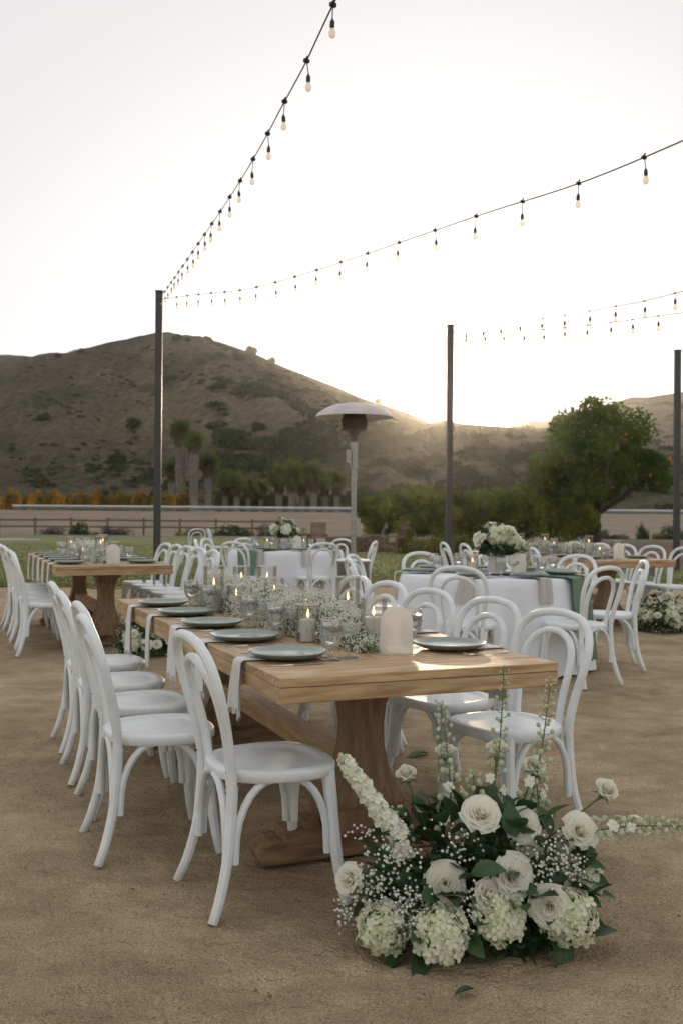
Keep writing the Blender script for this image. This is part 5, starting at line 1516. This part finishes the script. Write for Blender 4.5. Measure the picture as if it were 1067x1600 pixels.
# fallen leaves
for (x, y, lb) in ((.365, 2.62, 'fallen green leaf on the sand in front of the floral arrangement'), (.47, 5.2, 'fallen green leaf on the sand under the right side chairs')):
    o = link('fallen_leaf', LEAF, None, (x, y, .012 + micro(x, y)), (.1, .1, 1.9), .8 if y < 3 else 1.6); tag(o, lb, 'leaf')

# ------------------------------------------------------------------ round tables
def round_cloth_mesh(name, rad=.76, h=.755, seedv=0):
    g = random.Random(seedv); V = []; seg = 128
    ph = [g.uniform(0, 6.28) for _ in range(6)]
    prof = [(0, h), (.5 * rad, h), (.9 * rad, h), (rad * .985, h - .002), (rad, h - .012)] + [(None, h - .02 - (h - .02) * (k / 16)) for k in range(1, 17)]
    for (r, z) in prof:
        for k in range(seg):
            a = 2 * math.pi * k / seg
            if r is None:
                t = (h - z) / h
                f = math.sin(a * 9 + ph[0]) * .5 + math.sin(a * 14 + ph[1] + t) * .4 + math.sin(a * 22 + ph[2] - t) * .22
                rr_ = rad + .010 + t * .055 + f * .045 * t ** 1.25
                zz = max(z, .006 + .01 * abs(math.sin(a * 9)))
            else: rr_, zz = r, z
            V.append((rr_ * math.cos(a), rr_ * math.sin(a), zz))
    n = len(prof)
    Q = [(j * seg + k, (j + 1) * seg + k, (j + 1) * seg + (k + 1) % seg, j * seg + (k + 1) % seg) for j in range(n - 1) for k in range(seg)]
    Q = [q[::-1] for q in Q]
    return np_mesh(name, V, Q, M['cloth'], True)
def runner_mesh(rad=.79, wd=.36, h=.768, drop=.66, seedv=1):
    g = random.Random(seedv); rows = []
    L_ = 2 * rad + 2 * drop; nv, nu = 64, 15
    for i in range(nv):
        s_ = -L_ / 2 + L_ * i / (nv - 1)
        row = []
        for j in range(nu):
            u = j / (nu - 1) * 2 - 1; yv = u * wd / 2
            if abs(s_) <= rad:
                x, z = s_, h + .004 * math.sin(u * 6 + s_ * 5)
                yv *= 1 - .1 * abs(math.sin(s_ * 3))
            else:
                q = abs(s_) - rad; x = math.copysign(rad + .012 + .09 * q / drop * .9 + .018 * math.sin(u * 9 + 1) * min(1, q / .2), s_); z = h - q + .004
                yv *= .92 - .18 * min(1, q / .35)
            row.append((x, yv, z))
        rows.append(row)
    return MB().shell(rows, .004).mesh('table_runner', M['runner'], True, 0, 60)
table_leg_m = MB().lathe([(0, 0), (.25, 0), (.25, .02), (.04, .05), (.04, .71), (.2, .72), (0, .73)], 16).mesh('round_table_pedestal', M['foot_wood'])
top_m = MB().lathe([(0, .725), (.745, .725), (.75, .735), (.745, .745), (0, .745)], 48).mesh('round_table_top', M['foot_wood'])
RUN = runner_mesh()
def round_set(cx, cy, rot, tname, tlabel, runrot, plates, seedv):
    g0 = gz(cx, cy)
    r = thing('round_table', tlabel, 'table', (cx, cy, g0), 0, 'round tables')
    link('pedestal', table_leg_m, r); link('tabletop', top_m, r)
    o = link('tablecloth', round_cloth_mesh('round_cloth', seedv=seedv), None, (cx, cy, g0), (0, 0, rot)); tag(o, f'white floor-length tablecloth of the {tname}', 'tablecloth', 'white tablecloths')
    o = link('table_runner', RUN, None, (cx, cy, g0), (0, 0, runrot)); tag(o, f'sage green gauze runner across the {tname}', 'table runner', 'green table runners')
    zt = g0 + .7595
    for k, (a, wh) in enumerate(plates):
        a = R(a); d = Vector((math.cos(a), math.sin(a), 0)); z_ = zt + (.010 if abs(math.cos(a - runrot)) > .97 else .003)
        o = link('plate', plate_m, None, (cx + d.x * .60, cy + d.y * .60, z_ + .007)); tag(o, f'sage plate at the {wh} of the {tname}', 'plate', 'sage plates on the ' + tname)
        o = link('napkin', NAPB[k % 2], None, (cx + d.x * .792, cy + d.y * .792, z_), (0, 0, a + math.pi)); tag(o, f'beige napkin hanging at the {wh} of the {tname}', 'napkin', 'beige napkins on the ' + tname)
        b = a + .38; q = thing('water_goblet', f'glass water goblet at the {wh} of the {tname}', 'goblet', (cx + math.cos(b) * .50, cy + math.sin(b) * .50, z_ + .001), 0, 'water goblets on the ' + tname)
        link('glass', gob_m, q); link('water', wat_m, q); link('rim', grim_m, q)
        if k % 2 == 0:
            b = a + .62; o = link('coupe_glass', coupe_m, None, (cx + math.cos(b) * .45, cy + math.sin(b) * .45, z_ + .001)); tag(o, f'empty coupe glass at the {wh} of the {tname}', 'coupe glass', 'coupe glasses on the ' + tname)
POS8 = [(-112, 'front left'), (-68, 'front'), (-30, 'front right'), (8, 'right'), (50, 'back right'), (95, 'back'), (138, 'back left'), (178, 'left')]
RC = (1.26, 8.22); LC = (-.74, 13.2)
round_set(RC[0], RC[1], .3, 'near round table', 'round banquet table under a white cloth, right of centre', R(-38), POS8, 3)
round_set(LC[0], LC[1], 1.3, 'far round table', 'round banquet table under a white cloth, behind the heater', R(-125 + 360), POS8, 4)
def around(C_, items, tname):
    for x, y, e, lb in items:
        chair(x, y, fdir(C_[0] - x, C_[1] - y) + R(e), lb + ' of the ' + tname, 'white chairs round the ' + tname)
around(RC, [(.93, 7.30, 0, 'white chair seen from behind at the front left'), (1.78, 7.38, 4, 'white chair at the front right beside the green runner'),
            (2.22, 8.12, 0, 'white chair seen side-on at the right'), (1.98, 8.86, 0, 'white chair at the back right'),
            (.88, 9.10, 4, 'white chair at the back left'), (.36, 8.62, 4, 'white chair at the left'), (.34, 8.06, 0, 'white chair at the front left corner'), (1.45, 9.2, 0, 'white chair behind the bouquet at the back')], 'near round table')
around(LC, [(-1.20, 12.38, 0, 'white chair by the green runner at the front left'), (-.33, 12.33, 0, 'white chair seen from behind at the front right'),
            (.17, 13.0, 0, 'white chair at the right'), (-.15, 14.0, 0, 'white chair at the back right'), (-1.25, 14.0, 0, 'white chair at the back left'), (-1.66, 13.1, 0, 'white chair at the left'), (-1.62, 13.6, 8, 'white chair at the far left corner')], 'far round table')
for x, y, rz, lb in ((-3.55, 23.5, 30, 'white chair standing alone far back on the lawn, left one'), (-2.95, 23.8, -75, 'white chair seen side-on far back on the lawn, right one')):
    chair(x, y, R(rz), lb, 'white chairs far back on the lawn')

# bouquet on near round table
def vase_bouquet(x, y, zt, s, label, seedv, nh=3, nr=8):
    v = thing('flower_vase', label + ' vase', 'vase', (x, y, zt), .3)
    link('vase_body', MB().box(0, 0, .075, .11, .11, .15).mesh('vase_body', M['vase'], False, .006), v)
    a = small_arr((x, y, zt + .15), .20 * s, .18 * s, .22 * s, nr, nh, 46, label + ' flowers', seedv, 'bouquet', 120)
vase_bouquet(1.27, 8.0, gz(0, 8) + .772, .9, 'white hydrangea and rose centrepiece on the near round table,', 51, 4, 9)
vase_bouquet(-.75, 13.1, gz(0, 13) + .772, .85, 'white rose centrepiece on the far round table,', 52, 2, 7)
for k, (x, y) in enumerate(((1.05, 7.85), (1.5, 8.1), (1.35, 8.4))):
    hurricane('small', (x, y, gz(0, 8) + .772), f'votive candle on the near round table, {("left", "right", "back")[k]} of the bouquet', 'candles on the near round table')
for k, (x, y) in enumerate(((-.98, 13.0), (-.5, 13.15), (-.7, 13.4))):
    hurricane(('small', 'small', 'mid')[k], (x, y, gz(0, 13) + .772), f'candle on the far round table, {("left", "right", "back")[k]} of the bouquet', 'candles on the far round table')
arch_sign((-.58, 12.9, gz(0, 13) + .772), R(4), 'blank frosted arch sign on the far round table')
arch_sign((1.42, 7.86, gz(0, 8) + .772), R(-10), 'blank frosted arch sign on the near round table, right of the bouquet')

# ------------------------------------------------------------------ haze
hm = bpy.data.materials.new('haze'); hm.use_nodes = True
t = hm.node_tree; t.nodes.clear()
o = t.nodes.new('ShaderNodeOutputMaterial'); pv = t.nodes.new('ShaderNodeVolumePrincipled')
pv.inputs['Color'].default_value = (0.97, 0.93, 0.86, 1); pv.inputs['Density'].default_value = 0.00024; pv.inputs['Anisotropy'].default_value = 0.91
t.links.new(pv.outputs[0], o.inputs['Volume'])
HAZE = True
if HAZE:
    hb = MB().box(0, 420, 64, 1500, 1060, 132).mesh('haze', hm, False)
    tag(link('haze', hb), 'thin warm evening haze over the valley', 'haze', kind='stuff')
